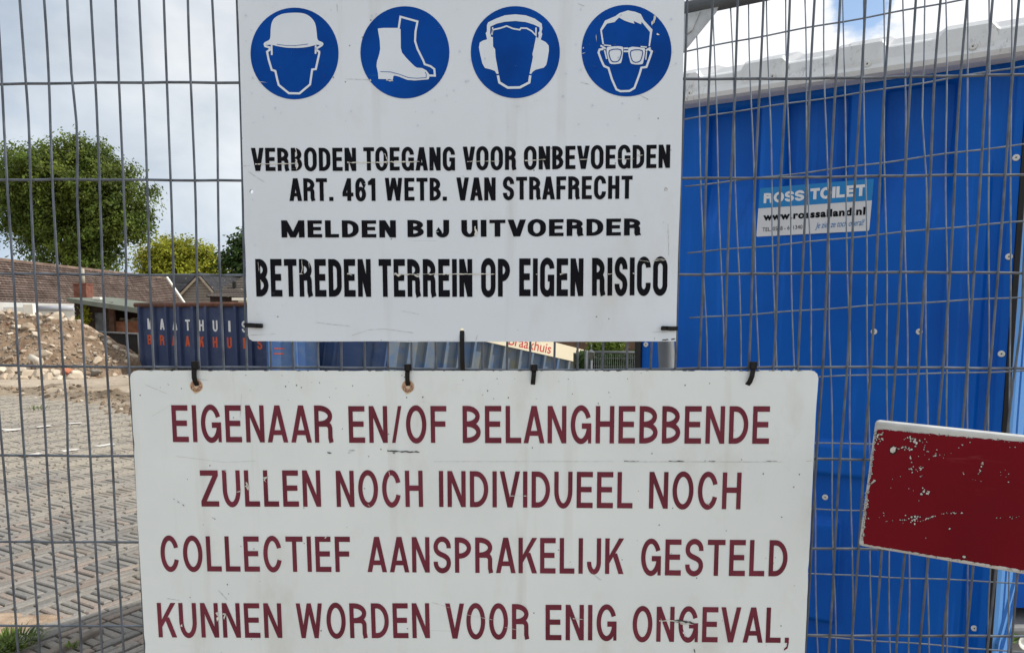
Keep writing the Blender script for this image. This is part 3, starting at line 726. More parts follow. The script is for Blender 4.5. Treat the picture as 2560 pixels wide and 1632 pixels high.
for pts, wd in (([(638, 410.5), (742, 409)], 2.0), ([(868, 407), (1050, 404.5)], 2.4), ([(1168, 404), (1250, 403)], 1.3), ([(1312, 402), (1365, 399)], 1.8), ([(1450, 399), (1475, 398)], 1.2), ([(1545, 398), (1585, 397.5)], 1.0), ([(1594, 389), (1609, 388)], 1.2),
               ([(985, 686), (1110, 685), (1180, 685), (1238, 685)], 1.9), ([(1340, 686), (1346, 685.5)], 2), ([(1520, 685), (1535, 685)], 1.8), ([(1582, 684), (1588, 684)], 2), ([(1400, 686), (1412, 685)], 2.2), ([(868, 684), (882, 689)], 3), ([(732, 686), (736, 685)], 2), ([(748, 684), (758, 685)], 2),
               ([(738, 370), (741, 380), (739, 395)], 1.8), ([(739, 398), (744, 410), (741, 425)], 3.0), ([(962, 384), (968, 400), (966, 412)], 1.6), ([(1187, 566), (1189, 580), (1187, 592)], 4.2), ([(652, 700), (654, 712)], 2.0), ([(986, 683), (996, 690), (1004, 688)], 4.2), ([(1036, 688), (1048, 692)], 3.0), ([(754, 650), (756, 670), (753, 684)], 1.1), ([(772, 655), (773, 672)], 1.2), ([(645, 655), (648, 682)], .8),
               ([(1632, 652), (1668, 650)], 1.5), ([(1640, 648), (1664, 646)], 1.2), ([(1596, 650), (1625, 655)], .8)):
    crack(mb, pts, wd, OFF_V3 + .0002, rr)
# torn vinyl on two of the blue discs
for pts, wd in ((B4((1995, 160), (1985, 210), (1965, 260)), 6.5), (B4((2015, 340), (2045, 352)), 3.0), (B4((1265, 540), (1300, 530)), 1.3), (B4((1405, 350), (1410, 425)), .8), (A4((1430, 828), (1448, 840)), 4.5), (A4((1600, 832), (1680, 845)), 3.5), (A4((270, 850), (370, 858)), .8), (B4((1275, 480), (1282, 490)), 2)):
    crack(mb, pts, wd, OFF_V3 + .0002, rr)
face_fix(mb.build('crack', M_crack, signA, recalc=False), NF)
mb = MB()
for pts, wd in (([(604, 415), (628, 414)], .6), ([(620, 428), (640, 442), (662, 456)], .7), ([(790, 806), (830, 811), (875, 815)], .7), ([(880, 838), (920, 825), (960, 822), (1035, 832)], .7), ([(1004, 777), (1050, 786)], .6), ([(1190, 850), (1194, 836)], 1), ([(1632, 830), (1690, 828)], 1.0), ([(842, 12), (844, 32)], 1.0), ([(826, 22), (828, 30)], 1), ([(1446, 10), (1462, 16)], .8), ([(1452, 206), (1474, 212)], .9), ([(1600, 238), (1622, 250)], 1), ([(618, 838), (690, 834)], .6), ([(1670, 560), (1672, 640)], .9), ([(865, 198), (925, 200)], .8), ([(690, 855), (1155, 851)], .4), ([(1148, 842), (1157, 838)], .5)):
    crack(mb, pts, wd, OFF_V + .0001, rr)
face_fix(mb.build('scratch', M_grey, signA, recalc=False), NF)
mb = MB()
for pts, wd in (([(1655, 851), (1668, 848), (1672, 849)], 2.2), ([(1678, 848), (1690, 846)], 2), ([(1594, 388), (1604, 390)], .8), ([(1636, 843), (1637, 852)], .8)): crack(mb, pts, wd, OFF_V + .0002, rr)
face_fix(mb.build('scuff', M_dark, signA, recalc=False), NF)
# rain drops
a = MN('rain drop'); a.base((.75, .8, .85)); a.rough(.06); a.b.inputs['Transmission Weight'].default_value = 1; a.b.inputs['IOR'].default_value = 1.33; a.spec(.5)
mb = MB(); rr = random.Random(77)
for k in range(110):
    x, y = rr.uniform(605, 1690), rr.uniform(12, 320 if k < 90 else 840); r = rr.uniform(.0006, .0017); c = onF(x, y, OFF_V3 + .00025)
    vs = [c + NF * r * .42]; fs = []
    for q in range(7): vs.append(c + UF * r * cos(q * .898) + VF * r * 1.15 * sin(q * .898))
    for q in range(7): fs.append((0, 1 + q, 1 + (q + 1) % 7))
    mb.add(vs, fs, True)
face_fix(mb.build('rain_drops', a.m, signA, recalc=False), NF)['kind'] = 'stuff'

signB = thing('liability_sign', 'lower white notice board with four lines of maroon lettering', 'sign', onF(1185, 1800, OFF_F))
rr = random.Random(9)
outB = rough_edge([(325, 946), (327, 935), (334, 928), (344, 925.5), (1000, 926.5), (1500, 926), (2026, 925.5), (2036, 928), (2043, 934), (2046, 946), (2041, 1010), (2034, 1150), (2027, 1300), (2020, 1450), (2012, 1632), (2006, 1800), (372, 1800), (363, 1632), (352, 1440), (343, 1290), (337, 1160), (329, 1010)], 22, 1.0, rr)
board('board', outB, [ell(491, 964, 6, 6.5, 14), ell(1020, 966, 6, 6.5, 14)], signB, M_signB, M_edgeB)
LB = [[('EIGENAAR', 432.5, 834, (1011.5, 1014), (1104.5, 1106)), ('EN/OF', 873, 1117, 1014.5, 1106.5), ('BELANGHEBBENDE', 1157, 1922, (1015, 1014), (1107, 1109))],
      [('ZULLEN', 504, 803, (1174.5, 1175.5), (1265.5, 1266)), ('NOCH', 842, 1058, 1176, 1266.5), ('INDIVIDUEEL', 1098, 1581, (1177, 1179), (1266.5, 1270)), ('NOCH', 1622, 1851, (1179, 1180.5), (1270.5, 1272.5))],
      [('COLLECTIEF', 404, 877, (1340, 1340), (1427, 1429)), ('AANSPRAKELIJK', 919, 1559, (1341, 1345), (1429, 1434)), ('GESTELD', 1602, 1967, (1346.5, 1350), (1437, 1440))],
      [('KUNNEN', 397, 706, (1506, 1507), (1592, 1593.5)), ('WORDEN', 743, 1075, 1507, 1594), ('VOOR', 1114, 1323, (1507.5, 1509), (1595, 1597)), ('ENIG', 1364, 1541, (1510, 1512), (1599, 1600)), ('ONGEVAL,', 1581, 1972, (1515, 1518), (1602.5, 1606))]]
for words in LB: face_fix(sign_line(words, signB, M_vmaroon, OFF_V, .117, .148, .5, gap=.265), NF)
mb = MB(); rr = random.Random(31)
for pts, wd in (([(968, 1126), (1000, 1128), (1050, 1129.5)], 2.6), ([(982, 1132), (988, 1133)], 1.5), ([(818, 1131), (830, 1132)], 2.2), ([(872, 1126), (888, 1125.5)], 1.2), ([(870, 1131), (882, 1131)], 1.2), ([(1560, 1152), (1600, 1153)], .9), ([(1672, 1152.5), (1712, 1152.5)], 1.5), ([(1772, 1152.5), (1790, 1152.5)], 1.5), ([(1915, 1152), (1945, 1152.5)], .9),
               ([(1680, 1551), (1705, 1552.5), (1736, 1556)], 4.2), ([(1736, 1621), (1738, 1633)], 3), ([(444, 1253), (450, 1258)], 1.3), ([(456, 1260), (461, 1265)], 1.3), ([(434, 1246), (436, 1249)], 1), ([(530, 1293), (540, 1298)], 1), ([(418, 960), (424, 963)], .6)):
    crack(mb, pts, wd, OFF_V3, rr)
for k in range(70):
    x, y = rr.uniform(345, 2010), rr.choice((rr.uniform(935, 1010), rr.uniform(935, 1632))); s_ = rr.uniform(.6, 1.7)
    mb.add([onF(x + s_ * cos(q * 1.05), y + s_ * 1.2 * sin(q * 1.05), OFF_V + .0001) for q in range(6)], [tuple(range(6))])
for k in range(60):
    x = rr.uniform(345, 2010); crack(mb, [(x, 926.5), (x + rr.uniform(3, 14), 926.8)], rr.uniform(.5, 1.8), OFF_V + .0001, rr)
face_fix(mb.build('scuff', M_dark, signB, recalc=False), NF)
mb = MB()
for pts, wd in (([(1085, 1153), (1540, 1153)], .5), ([(1560, 1153.5), (1960, 1154)], .7), ([(2016, 1152), (2034, 1151)], .7), ([(440, 1140), (560, 1155), (640, 1152)], .4), ([(546, 1475), (560, 1490), (570, 1500)], .9), ([(418, 1495), (450, 1500)], .7), ([(380, 1040), (430, 1010)], .4), ([(604, 985), (600, 1045)], .5), ([(1080, 1505), (1130, 1520)], .6), ([(1480, 1430), (1500, 1450)], .5), ([(1490, 1440), (1505, 1450)], .6), ([(360, 960), (420, 985)], .5), ([(480, 945), (520, 950)], .8)):
    crack(mb, pts, wd, OFF_V + .0001, rr)
face_fix(mb.build('scratch', M_grey, signB, recalc=False), NF)
mb = MB()
for pts, wd in (([(616, 1205), (620, 1225)], 3.2), ([(612, 1215), (622, 1212), (620, 1226)], 2.2), ([(660, 1197), (672, 1190)], 4.2), ([(660, 1198), (666, 1206)], 3), ([(592, 1230), (604, 1226)], 2.6), ([(563, 1176), (567, 1184)], 1.8), ([(541, 1530), (546, 1540), (543, 1553)], 5), ([(556, 1535), (563, 1532), (560, 1548)], 3.2), ([(452, 1562), (456, 1566)], 4), ([(1432, 1545), (1460, 1547)], 2), ([(1648, 1551), (1680, 1551)], 2.4), ([(1678, 1551), (1712, 1556)], 2.2), ([(1708, 1578), (1714, 1592)], 2), ([(1700, 1558), (1735, 1560)], 1.8), ([(1276, 1239), (1318, 1239)], .9), ([(1160, 1534), (1240, 1550)], .7), ([(1262, 1567), (1300, 1575)], .7), ([(1312, 1510), (1322, 1526)], .8), ([(1766, 1257), (1775, 1263)], 1.5), ([(920, 1260), (925, 1266)], 1.5), ([(972, 1178), (976, 1192)], .9), ([(812, 1345), (818, 1340)], 2.5)):
    crack(mb, pts, wd, OFF_V3 + .0001, rr)
face_fix(mb.build('chip', M_crack, signB, recalc=False), NF)
# rusted eyelets
def rust():
    a = MN('rusted eyelet'); f = a.noise(500, 6, .7); a.base(a.ramp(f, [(.35, (.10, .05, .03)), (.5, (.36, .2, .12)), (.62, (.6, .45, .36))])); a.rough(.75); a.metal(.25); a.bump(f, .5, .001); return a.m
M_rust = rust()
a = MN('rust bleed'); a.base((.60, .47, .34)); a.rough(.9); M_bleed = a.m
for (cx, cy) in ((491, 964.5), (1020, 966)):
    mb = MB(); n_ = 24; vs = []
    for (r_, z_) in ((14.6, .0001), (13.2, .0012), (9.5, .0016), (6.4, .0010), (6.2, -.003)):
        for q in range(n_): vs.append(onF(cx + r_ * cos(2 * pi * q / n_), cy + r_ * 1.03 * sin(2 * pi * q / n_), OFF_F) + NF * z_)
    mb.add(vs, [(k * n_ + q, k * n_ + (q + 1) % n_, (k + 1) * n_ + (q + 1) % n_, (k + 1) * n_ + q) for k in range(4) for q in range(n_)], True)
    mb.build('eyelet', M_rust, signB)
    mb = MB(); rb = random.Random(int(cx)); pts = [(cx + (16.2 + rb.uniform(-.7, .7)) * cos(q * .2618), cy + (16.4 + rb.uniform(-.7, .7) + (5 * rb.random() if q in (5, 6, 7) else 0)) * sin(q * .2618)) for q in range(24)]
    pxpoly(mb, pts, OFF_F + .0003); face_fix(mb.build('rust_stain', M_bleed, signB, recalc=False), NF)

# ================================================================== CABLE TIES
def tie(label, pts, wd, head, off=OFF_F + .0020, lift=0.0):
    """pts: run of the strap; head: (cx, cy, half width, half height) of the locking head, or None"""
    c = onF(*pts[0], off); t = thing('cable_tie', label, 'cable tie', c, 'black cable ties holding the boards')
    mb = MB(); P = [onF(x, y, off) for x, y in pts]; n = len(P); k = (onF(pts[0][0] + 1, pts[0][1], off) - P[0]).length
    A = []
    for i in range(n):
        d = (P[min(i + 1, n - 1)] - P[max(i - 1, 0)]).normalized(); s_ = d.cross(NF).normalized() * (wd * .5 * k)
        z = NF * lift * sin(pi * i / max(1, n - 1))
        if i == 0 or i == n - 1: z = z - NF * (.0035 if (i == n - 1 or head is None) else 0)
        A += [P[i] - s_ + z, P[i] + s_ + z, P[i] + s_ + z + NF * .0013, P[i] - s_ + z + NF * .0013]
    fs = [(0, 3, 2, 1), ((n - 1) * 4, (n - 1) * 4 + 1, (n - 1) * 4 + 2, (n - 1) * 4 + 3)]
    for i in range(n - 1):
        for q in range(4): fs.append((i * 4 + q, i * 4 + (q + 1) % 4, (i + 1) * 4 + (q + 1) % 4, (i + 1) * 4 + q))
    mb.add(A, fs); bevel(mb.build('strap', M_black, t), .0003, 1)
    if head:
        cx, cy, hw, hh, tilt = head
        ca, sa = cos(radians(tilt)), sin(radians(tilt)); ex = UF * ca + VF * sa; ey = VF * ca - UF * sa; c = onF(cx, cy, off + .0024)
        hx, hy = hw * k, hh * k; mb = MB(); wl = hx * .26
        for s1 in (-1, 1): mb.box(c + ex * s1 * (hx - wl / 2), ex * (wl / 2), ey * hy, NF * .0036)
        mb.box(c + NF * .0028, ex * (hx - wl - .0001), ey * (hy - .0002), NF * .0008); mb.box(c - NF * .0026, ex * (hx - wl - .0001), ey * (hy - .0002), NF * .0010)
        mb.box(c - ey * hy * .55, ex * (hx - wl - .0001), ey * hy * .40, NF * .0016)
        bevel(mb.build('locking_head', M_black, t), .0005, 1)
    return t
tie('black cable tie through the rusty eyelet nearest the left end of the lower board', [(486.5, 912), (487, 928), (488, 942), (490, 953), (492, 966)], 12.5, (488.5, 912, 8.6, 9.5, 2), lift=.003)
tie('black cable tie through the rusty eyelet near the middle of the lower board', [(1019.5, 922), (1019, 935), (1019.5, 950), (1020.5, 966)], 11.5, (1020, 918, 8.6, 8.5, 1), lift=.003)
tie('black cable tie at a plain hole below the sloping cream skip edge, no rusty eyelet', [(1335, 922), (1334.5, 935), (1333, 950), (1332, 962)], 11.5, (1335, 919, 8.8, 8.5, 1), lift=.003)
tie('slanting black cable tie near the right end of the lower board, against the blue cabin', [(1882, 912), (1881, 926), (1878, 940), (1873, 954), (1869, 963)], 12.5, (1882, 913, 9, 9.5, -1), lift=.003)
tie('long straight black cable tie hanging from the upper board down to the lower board', [(1155, 826), (1155, 845), (1155.5, 870), (1156, 900), (1156.5, 927)], 11.5, None)
tie('black cable tie wrapped over the bottom left edge of the upper board', [(612, 812.5), (628, 813), (642, 814), (655, 814.5)], 11, (650, 814, 5, 6.2, 90), lift=.001)
tie('black cable tie wrapped over the bottom right edge of the upper board', [(1695, 821), (1680, 821), (1668, 820.5), (1655, 820)], 10.5, (1659, 820.5, 5, 6, 90), lift=.001)

# ================================================================== RED BARRIER PLANK
bTL, bBL = atY(2188, 1050, 1.035), atY(2148, 1364, 1.035)
bTR, bBR = atY(2560, 1090, .935), atY(2560, 1435, .935)
ex = ((bTR - bTL) + (bBR - bBL)).normalized(); ey = (bTL - bBL).normalized(); ey = (ey - ex * ey.dot(ex) * 0).normalized()
nb = ey.cross(ex).normalized()
if nb.y > 0: nb = -nb
def onB(px, py, off=0): return onP(px, py, bTL + nb * off, nb)
bl = [onB(2188, 1051), onB(2146, 1364)]
toffs = (onB(2560, 1090) - bl[0]); boffs = (onB(2560, 1436) - bl[1])
XL = 2.4
br = [bl[0] + toffs * XL, bl[1] + boffs * XL]
barrier = thing('traffic_barrier', 'weathered red and white barrier plank in front of the blue cabin', 'barrier', Vector((br[0].x - .1, br[0].y + .03, 0)))
M_bw = mat('barrier white paint', (.52, .53, .52), .55, 0, .4, .22, 14, .1)
mb = MB(); mb.prism([bl[0], br[0], br[1], bl[1]], nb * -.022)
bevel(mb.build('plank', M_bw, barrier), .004, 2)
a = MN('red reflective sheet'); f = a.noise(2.6, 5)
c = a.ramp(f, [(.3, (.12, .0022, .007)), (.7, (.18, .003, .011))])
v = a.noise(75, 8, .72); k = a.math('MULTIPLY', a.ramp(v, [(.74, 0.0), (.755, .8)]), a.ramp(a.noise(7, 3), [(.52, 0.0), (.60, 1.0)]))
sx_ = a.noise(30, 4, .6, stretch=(.4, .4, 2.5), dist=1.0); c = a.mix(a.ramp(sx_, [(.66, 0.0), (.72, .25)]), c, (.22, .05, .05))
c = a.mix(k, c, (.42, .40, .38)); a.base(c); a.rough(a.ramp(a.noise(9, 4), [(.3, .4), (.7, .65)])); a.spec(.12); a.bump(a.noise(900, 2), .05, .0005)
M_red = a.m
def seg(ax, ay, bx, by, n): return [(ax + (bx - ax) * i / n, ay + (by - ay) * i / n) for i in range(n)]
rr = random.Random(8); jit = lambda L_, s_: [(x + rr.uniform(-s_, s_), y + rr.uniform(-s_, s_)) for x, y in L_]
redo = jit(seg(2192, 1072, 2560, 1105, 46), 1.6) + [(2600, 1109)] + [(2600, 1431)] + jit(seg(2560, 1425, 2152, 1358, 60), 1.3) + jit(seg(2157, 1350, 2190, 1078, 60), 2.6)
bm = bmesh.new(); base = wloc(barrier); vs = [bm.verts.new(onB(x, y, .0005) - base) for x, y in redo]
es = [bm.edges.new((vs[i], vs[(i + 1) % len(vs)])) for i in range(len(vs))]
bmesh.ops.triangle_fill(bm, use_beauty=True, edges=es, normal=nb)
me = bpy.data.meshes.new('red_sheet'); bm.to_mesh(me); bm.free(); me.materials.append(M_red)
o = bpy.data.objects.new('red_sheet', me); COL.objects.link(o); o.parent = barrier; face_fix(o, nb)
# flaked paint
mw, mk = MB(), MB(); rr = random.Random(14)
def flake(x, y, r):
    n_ = rr.randint(5, 8); ph = rr.uniform(0, 6); el = rr.uniform(.5, 1.2); th_ = rr.uniform(0, 3)
    P_ = []
    for q in range(n_):
        a_ = ph + 2 * pi * q / n_; k = r * rr.uniform(.55, 1.15); u, v_ = k * cos(a_), k * el * sin(a_); P_.append((x + u * cos(th_) - v_ * sin(th_), y + u * sin(th_) + v_ * cos(th_)))
    mk.add([onB(x + (a_ - x) * 1.5 + .3, y + (b_ - y) * 1.5 + .3, .0008) for a_, b_ in P_], [tuple(range(n_))])
    mw.add([onB(a_, b_, .0011 + rr.random() * .0002) for a_, b_ in P_], [tuple(range(n_))])
def cluster(x, y, sx, sy, n_, r0, r1):
    for q in range(int(n_ * .7)): flake(rr.gauss(x, sx), rr.gauss(y, sy), rr.uniform(r0, r1))
def run(pts, n_, sp, r0, r1):
    for q in range(int(n_ * .7)):
        t = rr.random() * (len(pts) - 1); i = int(t); t -= i; flake(pts[i][0] + (pts[i + 1][0] - pts[i][0]) * t + rr.gauss(0, sp), pts[i][1] + (pts[i + 1][1] - pts[i][1]) * t + rr.gauss(0, sp), rr.uniform(r0, r1))
cluster(2199, 1090, 6, 6, 26, 1.2, 3.2); cluster(2288, 1100, 7, 6, 22, 1.5, 4.2); cluster(2266, 1096, 5, 3, 6, 1, 2.5); cluster(2262, 1120, 13, 3, 20, 1.2, 3.2)
flake(2231, 1124, 8); flake(2233, 1121, 7); cluster(2314, 1112, 5, 10, 12, .9, 2.2); cluster(2341, 1133, 5, 6, 8, 1, 3.2); cluster(2278, 1155, 3, 12, 8, 1.5, 3.4); cluster(2281, 1174, 4, 3, 7, 1.5, 3); cluster(2304, 1170, 8, 3, 10, 1, 2.4); cluster(2308, 1145, 8, 6, 7, .8, 2)
cluster(2318, 1231, 8, 3.5, 16, 1.5, 4); cluster(2295, 1210, 14, 14, 10, .8, 2.2); cluster(2360, 1137, 9, 5, 6, .8, 2); run([(2285, 1303), (2310, 1299), (2335, 1290), (2360, 1282), (2385, 1281), (2408, 1282)], 46, 1.2, 1, 2.8)
cluster(2285, 1297, 7, 5, 16, 1.2, 3.4); cluster(2255, 1297, 8, 5, 9, 1, 2.4); cluster(2210, 1293, 10, 6, 9, .9, 2.2); run([(2456, 1155), (2452, 1172), (2446, 1184)], 14, 1, 1.2, 3); cluster(2407, 1182, 3, 8, 4, 1, 2); cluster(2440, 1203, 12, 3, 5, .8, 1.8); cluster(2512, 1178, 9, 9, 9, 1, 2.6); cluster(2525, 1117, 4, 1, 4, 1, 2.2); cluster(2490, 1294, 8, 1, 5, .9, 2); run([(2512, 1292), (2560, 1292)], 8, 1.5, .8, 1.8); flake(2374, 1321, 3); flake(2410, 1391, 5)
cluster(2408, 1105, 14, 10, 7, .8, 2); run([(2193, 1074), (2180, 1150), (2170, 1230), (2162, 1290), (2154, 1356)], 95, 1.8, .9, 2.6); run([(2165, 1225), (2162, 1290), (2156, 1350)], 40, 4, .8, 2.4); cluster(2255, 1245, 40, 60, 10, .6, 1.4)
run([(2175, 1209), (2190, 1199)], 12, .8, 1.5, 3.2); run([(2196, 1072), (2560, 1106)], 60, 1.2, .7, 1.8); run([(2160, 1360), (2560, 1428)], 40, 1.2, .7, 1.6)
face_fix(mk.build('paint_edge', mat('grimy paint edge', (.035, .014, .012), .8, 0, .2, .3, 40), barrier, recalc=False), nb)['kind'] = 'stuff'
face_fix(mw.build('paint_flakes', mat('bare flaked patch', (.50, .47, .45), .7, 0, .3, .35, 200), barrier, recalc=False), nb)['kind'] = 'stuff'
c = (br[0] + br[1]) / 2 - nb * .03
mb = MB(); mb.abox(br[0].x - .13, br[0].x - .07, br[0].y - .0, br[0].y + .06, .0, br[0].z + .08)
MB().tube([(br[0].x - .1, br[0].y + .06, .05), (br[0].x - .1, br[0].y + .06, br[0].z + .06)], .02, 12).build('post', M_tube, barrier)
mb = MB(); mb.abox(br[0].x - .4, br[0].x + .2, br[0].y - .12, br[0].y + .24, 0, .11); bevel(mb.build('foot', M_rubber, barrier), .02)

# ================================================================== PORTABLE TOILET (blue cabin)
TA = Vector((.489, 2.783, 0)); TE = Vector((1.02, -.603, 0)).normalized(); TN = Vector((TE.y, -TE.x, 0))
if TN.y > 0: TN = -TN
TUP = Vector((0, 0, 1))
def uz(px, py):
    p = onP(px, py, TA, TN); return (p - TA).dot(TE), p.z
def TP(u, z, d=0.0): return TA + TE * u + TUP * z + TN * d
UW = uz(2530, 700)[0]; UG = uz(2547, 700)[0]; ZR = 2.19
def paint_mat(name, lo, hi, rough=.38):
    a = MN(name); f = a.noise(1.8, 5, .5); g = a.noise(9, 6, .6)
    c = a.ramp(f, [(.35, lo), (.65, hi)])
    c = a.mix(a.ramp(g, [(.66, 0.0), (.85, .18)]), c, (.05, .09, .16))
    st = a.noise(9, 4, .6, stretch=(3.5, 3.5, .22)); c = a.mix(a.ramp(st, [(.55, 0.0), (.78, .55)]), c, tuple(min(1, x * 1.4 + .010) for x in hi))
    dk = a.noise(5, 5, .6, stretch=(2.6, 2.6, .3)); c = a.mix(a.ramp(dk, [(.58, 0.0), (.80, .45)]), c, tuple(x * .45 for x in lo))
    sc = a.noise(60, 3, .5, stretch=(.5, .5, 1.6), dist=1.5); c = a.mix(a.ramp(sc, [(.74, 0.0), (.765, .35)]), c, (.03, .18, .5))
    a.base(c); a.rough(a.ramp(g, [(.3, rough - .06), (.7, rough + .14)])); a.spec(.18); a.bump(a.noise(5, 3), .06, .01); return a.m
M_blue = paint_mat('blue polyethylene', (.0008, .080, .41), (.0012, .108, .50))
toilet = thing('portable_toilet', 'blue portable toilet cabin with sticker, nearest the right, white scalloped roof edge', 'portable toilet', TP(UW / 2, 0, -.55))
def sst(a, b, x):
    t = max(0.0, min(1.0, (x - a) / (b - a))); return t * t * (3 - 2 * t)
pk = [(uz(1765, 310)[0], uz(1905, 310)[0]), (uz(1962, 310)[0], uz(2129, 310)[0]), (uz(2206, 310)[0], uz(2400, 290)[0])]
rb1, rb2 = uz(2335, 1000)[0], uz(2400, 1000)[0]
ledge_z = uz(2100, 1112)[1]; ledge_z2 = uz(2100, 1185)[1]
hu1, hz0, hz1 = uz(2098, 1400)[0], uz(2040, 1542)[1], uz(2040, 1300)[1]
def fdepth(u, z):
    d = 0.0
    for a, b in pk:                           # pockets under the eaves that run out downwards
        k = sst(a, a + .014, u) * (1 - sst(b - .03, b, u)); zz = sst(ZR - .52, ZR - .12, z)
        d -= .085 * k * zz * (1 - sst(ZR - .05, ZR - .038, z))
    # shallow upright ribs at the right
    d += .010 * sst(rb1, rb1 + .012, u) * (1 - sst(rb1 + .05, rb1 + .064, u)) * (1 - sst(1.62, 1.78, z))
    d -= .016 * sst(rb2 + .035, rb2 + .05, u) * (1 - sst(rb2 + .062, rb2 + .085, u)) * (1 - sst(1.8, 2.0, z))
    d += .008 * sst(UW - .028, UW - .02, u)
    # moulded band and latch panel at the lower left
    ul = 1 - sst(uz(2230, 1150)[0], uz(2260, 1150)[0], u)
    d += .028 * ul * sst(ledge_z2 - .008, ledge_z2, z) * (1 - sst(ledge_z, ledge_z + .012, z))
    d += .03 * (1 - sst(hu1 - .012, hu1, u)) * sst(hz0 - .006, hz0, z) * (1 - sst(hz1 - .004, hz1 + .012, z))
    d -= .006 * (1 - sst(hu1 - .09, hu1 - .08, u)) * sst(hz1 - .055, hz1 - .05, z) * (1 - sst(hz1 - .045, hz1 - .04, z))
    return d
us = [UW * i / 330 for i in range(331)]; zs = [.12 + (ZR + .04 - .12) * j / 200 for j in range(201)]
mb = MB(); nu = len(us)
mb.add([TP(u, z, fdepth(u, z)) for z in zs for u in us], [(j * nu + i, j * nu + i + 1, (j + 1) * nu + i + 1, (j + 1) * nu + i) for j in range(len(zs) - 1) for i in range(nu - 1)], True)
o = mb.build('front_wall', M_blue, toilet, recalc=False)
mb = MB()
mb.prism([TP(0, .12, -.05), TP(UW, .12, -.05), TP(UW, .12, -1.15), TP(0, .12, -1.15)], (0, 0, ZR - .1))
mb.build('body', M_blue, toilet)
mb = MB(); mb.prism([TP(-.03, 0, .03), TP(UW + .03, 0, .03), TP(UW + .03, 0, -1.18), TP(-.03, 0, -1.18)], (0, 0, .12)); bevel(mb.build('skid_base', M_rubber, toilet), .01)
for u0, u1 in ((-.026, -.001), (UW + .001, UG)):
    mb = MB(); mb.prism([TP(u0, .12, .012), TP(u1, .12, .012), TP(u1, .12, -.03), TP(u0, .12, -.03)], (0, 0, ZR - .12)); bevel(mb.build('corner_gasket', M_rubber, toilet), .003)
# sunlit corner profile on the right
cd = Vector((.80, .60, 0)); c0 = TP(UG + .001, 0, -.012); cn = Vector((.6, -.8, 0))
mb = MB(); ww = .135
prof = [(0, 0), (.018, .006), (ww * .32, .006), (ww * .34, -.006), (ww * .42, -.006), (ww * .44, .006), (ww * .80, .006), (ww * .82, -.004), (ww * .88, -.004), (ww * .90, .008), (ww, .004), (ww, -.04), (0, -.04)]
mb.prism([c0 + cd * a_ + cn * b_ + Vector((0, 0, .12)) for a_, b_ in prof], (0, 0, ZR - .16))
M_pale = paint_mat('sunlit-tint blue plastic', (.06, .20, .50), (.085, .25, .57))  # gloss of the sunlight painted into a paler blue than the cabin walls
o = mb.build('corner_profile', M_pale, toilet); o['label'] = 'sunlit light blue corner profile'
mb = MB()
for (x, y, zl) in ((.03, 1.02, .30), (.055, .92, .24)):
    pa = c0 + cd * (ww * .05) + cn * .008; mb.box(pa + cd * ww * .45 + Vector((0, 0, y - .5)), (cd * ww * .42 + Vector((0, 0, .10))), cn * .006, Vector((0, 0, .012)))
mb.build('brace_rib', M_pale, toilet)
# roof: scalloped translucent white edge strip and domed sheet
def roofmat():
    a = MN('dirty translucent roof'); f = a.noise(38, 8, .75, stretch=(1.6, 1.6, .8)); g = a.noise(5, 4)
    k = a.math('MULTIPLY', a.ramp(f, [(.54, 0.0), (.64, .62)]), a.ramp(g, [(.48, 0.0), (.60, 1.0)]))
    c = a.ramp(a.noise(12, 5), [(.3, (.58, .60, .62)), (.7, (.68, .70, .71))])
    a.base(a.mix(k, c, (.10, .095, .085))); a.rough(.45); a.spec(.4); a.b.inputs['Subsurface Weight'].default_value = 0; return a.m
M_roof = roofmat()
sc_px = [(1724, 234), (1931, 192), (2168, 161), (2432, 117)]
scu = [uz(*p)[0] for p in sc_px]; zb = [uz(1711, 283)[1], uz(2560, 155)[1]]
def hump(u): return max(sst(c_ - .092, c_ - .070, u) * (1 - sst(c_ + .042, c_ + .064, u)) for c_ in scu + [scu[-1] + .31])
mb = MB(); n_ = 200; U0, U1_ = -.05, UW + .14; vs = []
for i in range(n_ + 1):
    u = U0 + (U1_ - U0) * i / n_; h = hump(u); z0 = ZR - .004
    a_ = .078
    vs += [TP(u, z0 - .016, -.01), TP(u, z0 - .020, a_ - .012), TP(u, z0 - .014, a_ + .006), TP(u, z0, a_ + .010), TP(u, z0 + .012, a_ + .004), TP(u, z0 + .026, a_ - .002 + h * .006), TP(u, z0 + .058 + .020 * h, a_ - .008 + h * .006), TP(u, z0 + .064 + .025 * h, a_ - .014), TP(u, z0 + .070 + .026 * h, a_ - .026 - .01 * h), TP(u, z0 + .098 + .020 * h, a_ - .12), TP(u, z0 + .165 + .012 * h, -.20), TP(u, z0 + .245, -.52), TP(u, z0 + .20, -.9), TP(u, z0 + .10, -1.2), TP(u, z0 - .02, -1.21)]
K = 15
def roofpart(k0, k1, name, m_, flat):
    mb = MB(); nk = k1 - k0 + 1
    mb.add([vs[i * K + k] for i in range(n_ + 1) for k in range(k0, k1 + 1)], [(i * nk + k, (i + 1) * nk + k, (i + 1) * nk + k + 1, i * nk + k + 1) for i in range(n_) for k in range(nk - 1)], not flat)
    for i in (0, n_): mb.f.append([i * nk + k for k in range(nk)]); mb.sm.append(False)
    return mb.build(name, m_, toilet)
a = MN('milky roof sheet'); a.base(a.ramp(a.noise(6, 5), [(.3, (.40, .42, .445)), (.7, (.50, .515, .53))])); a.rough(.35); a.spec(.4); a.b.inputs['Transmission Weight'].default_value = .25
roofpart(0, 8, 'roof_edge', M_roof, True); roofpart(8, 14, 'roof_sheet', a.m, True)
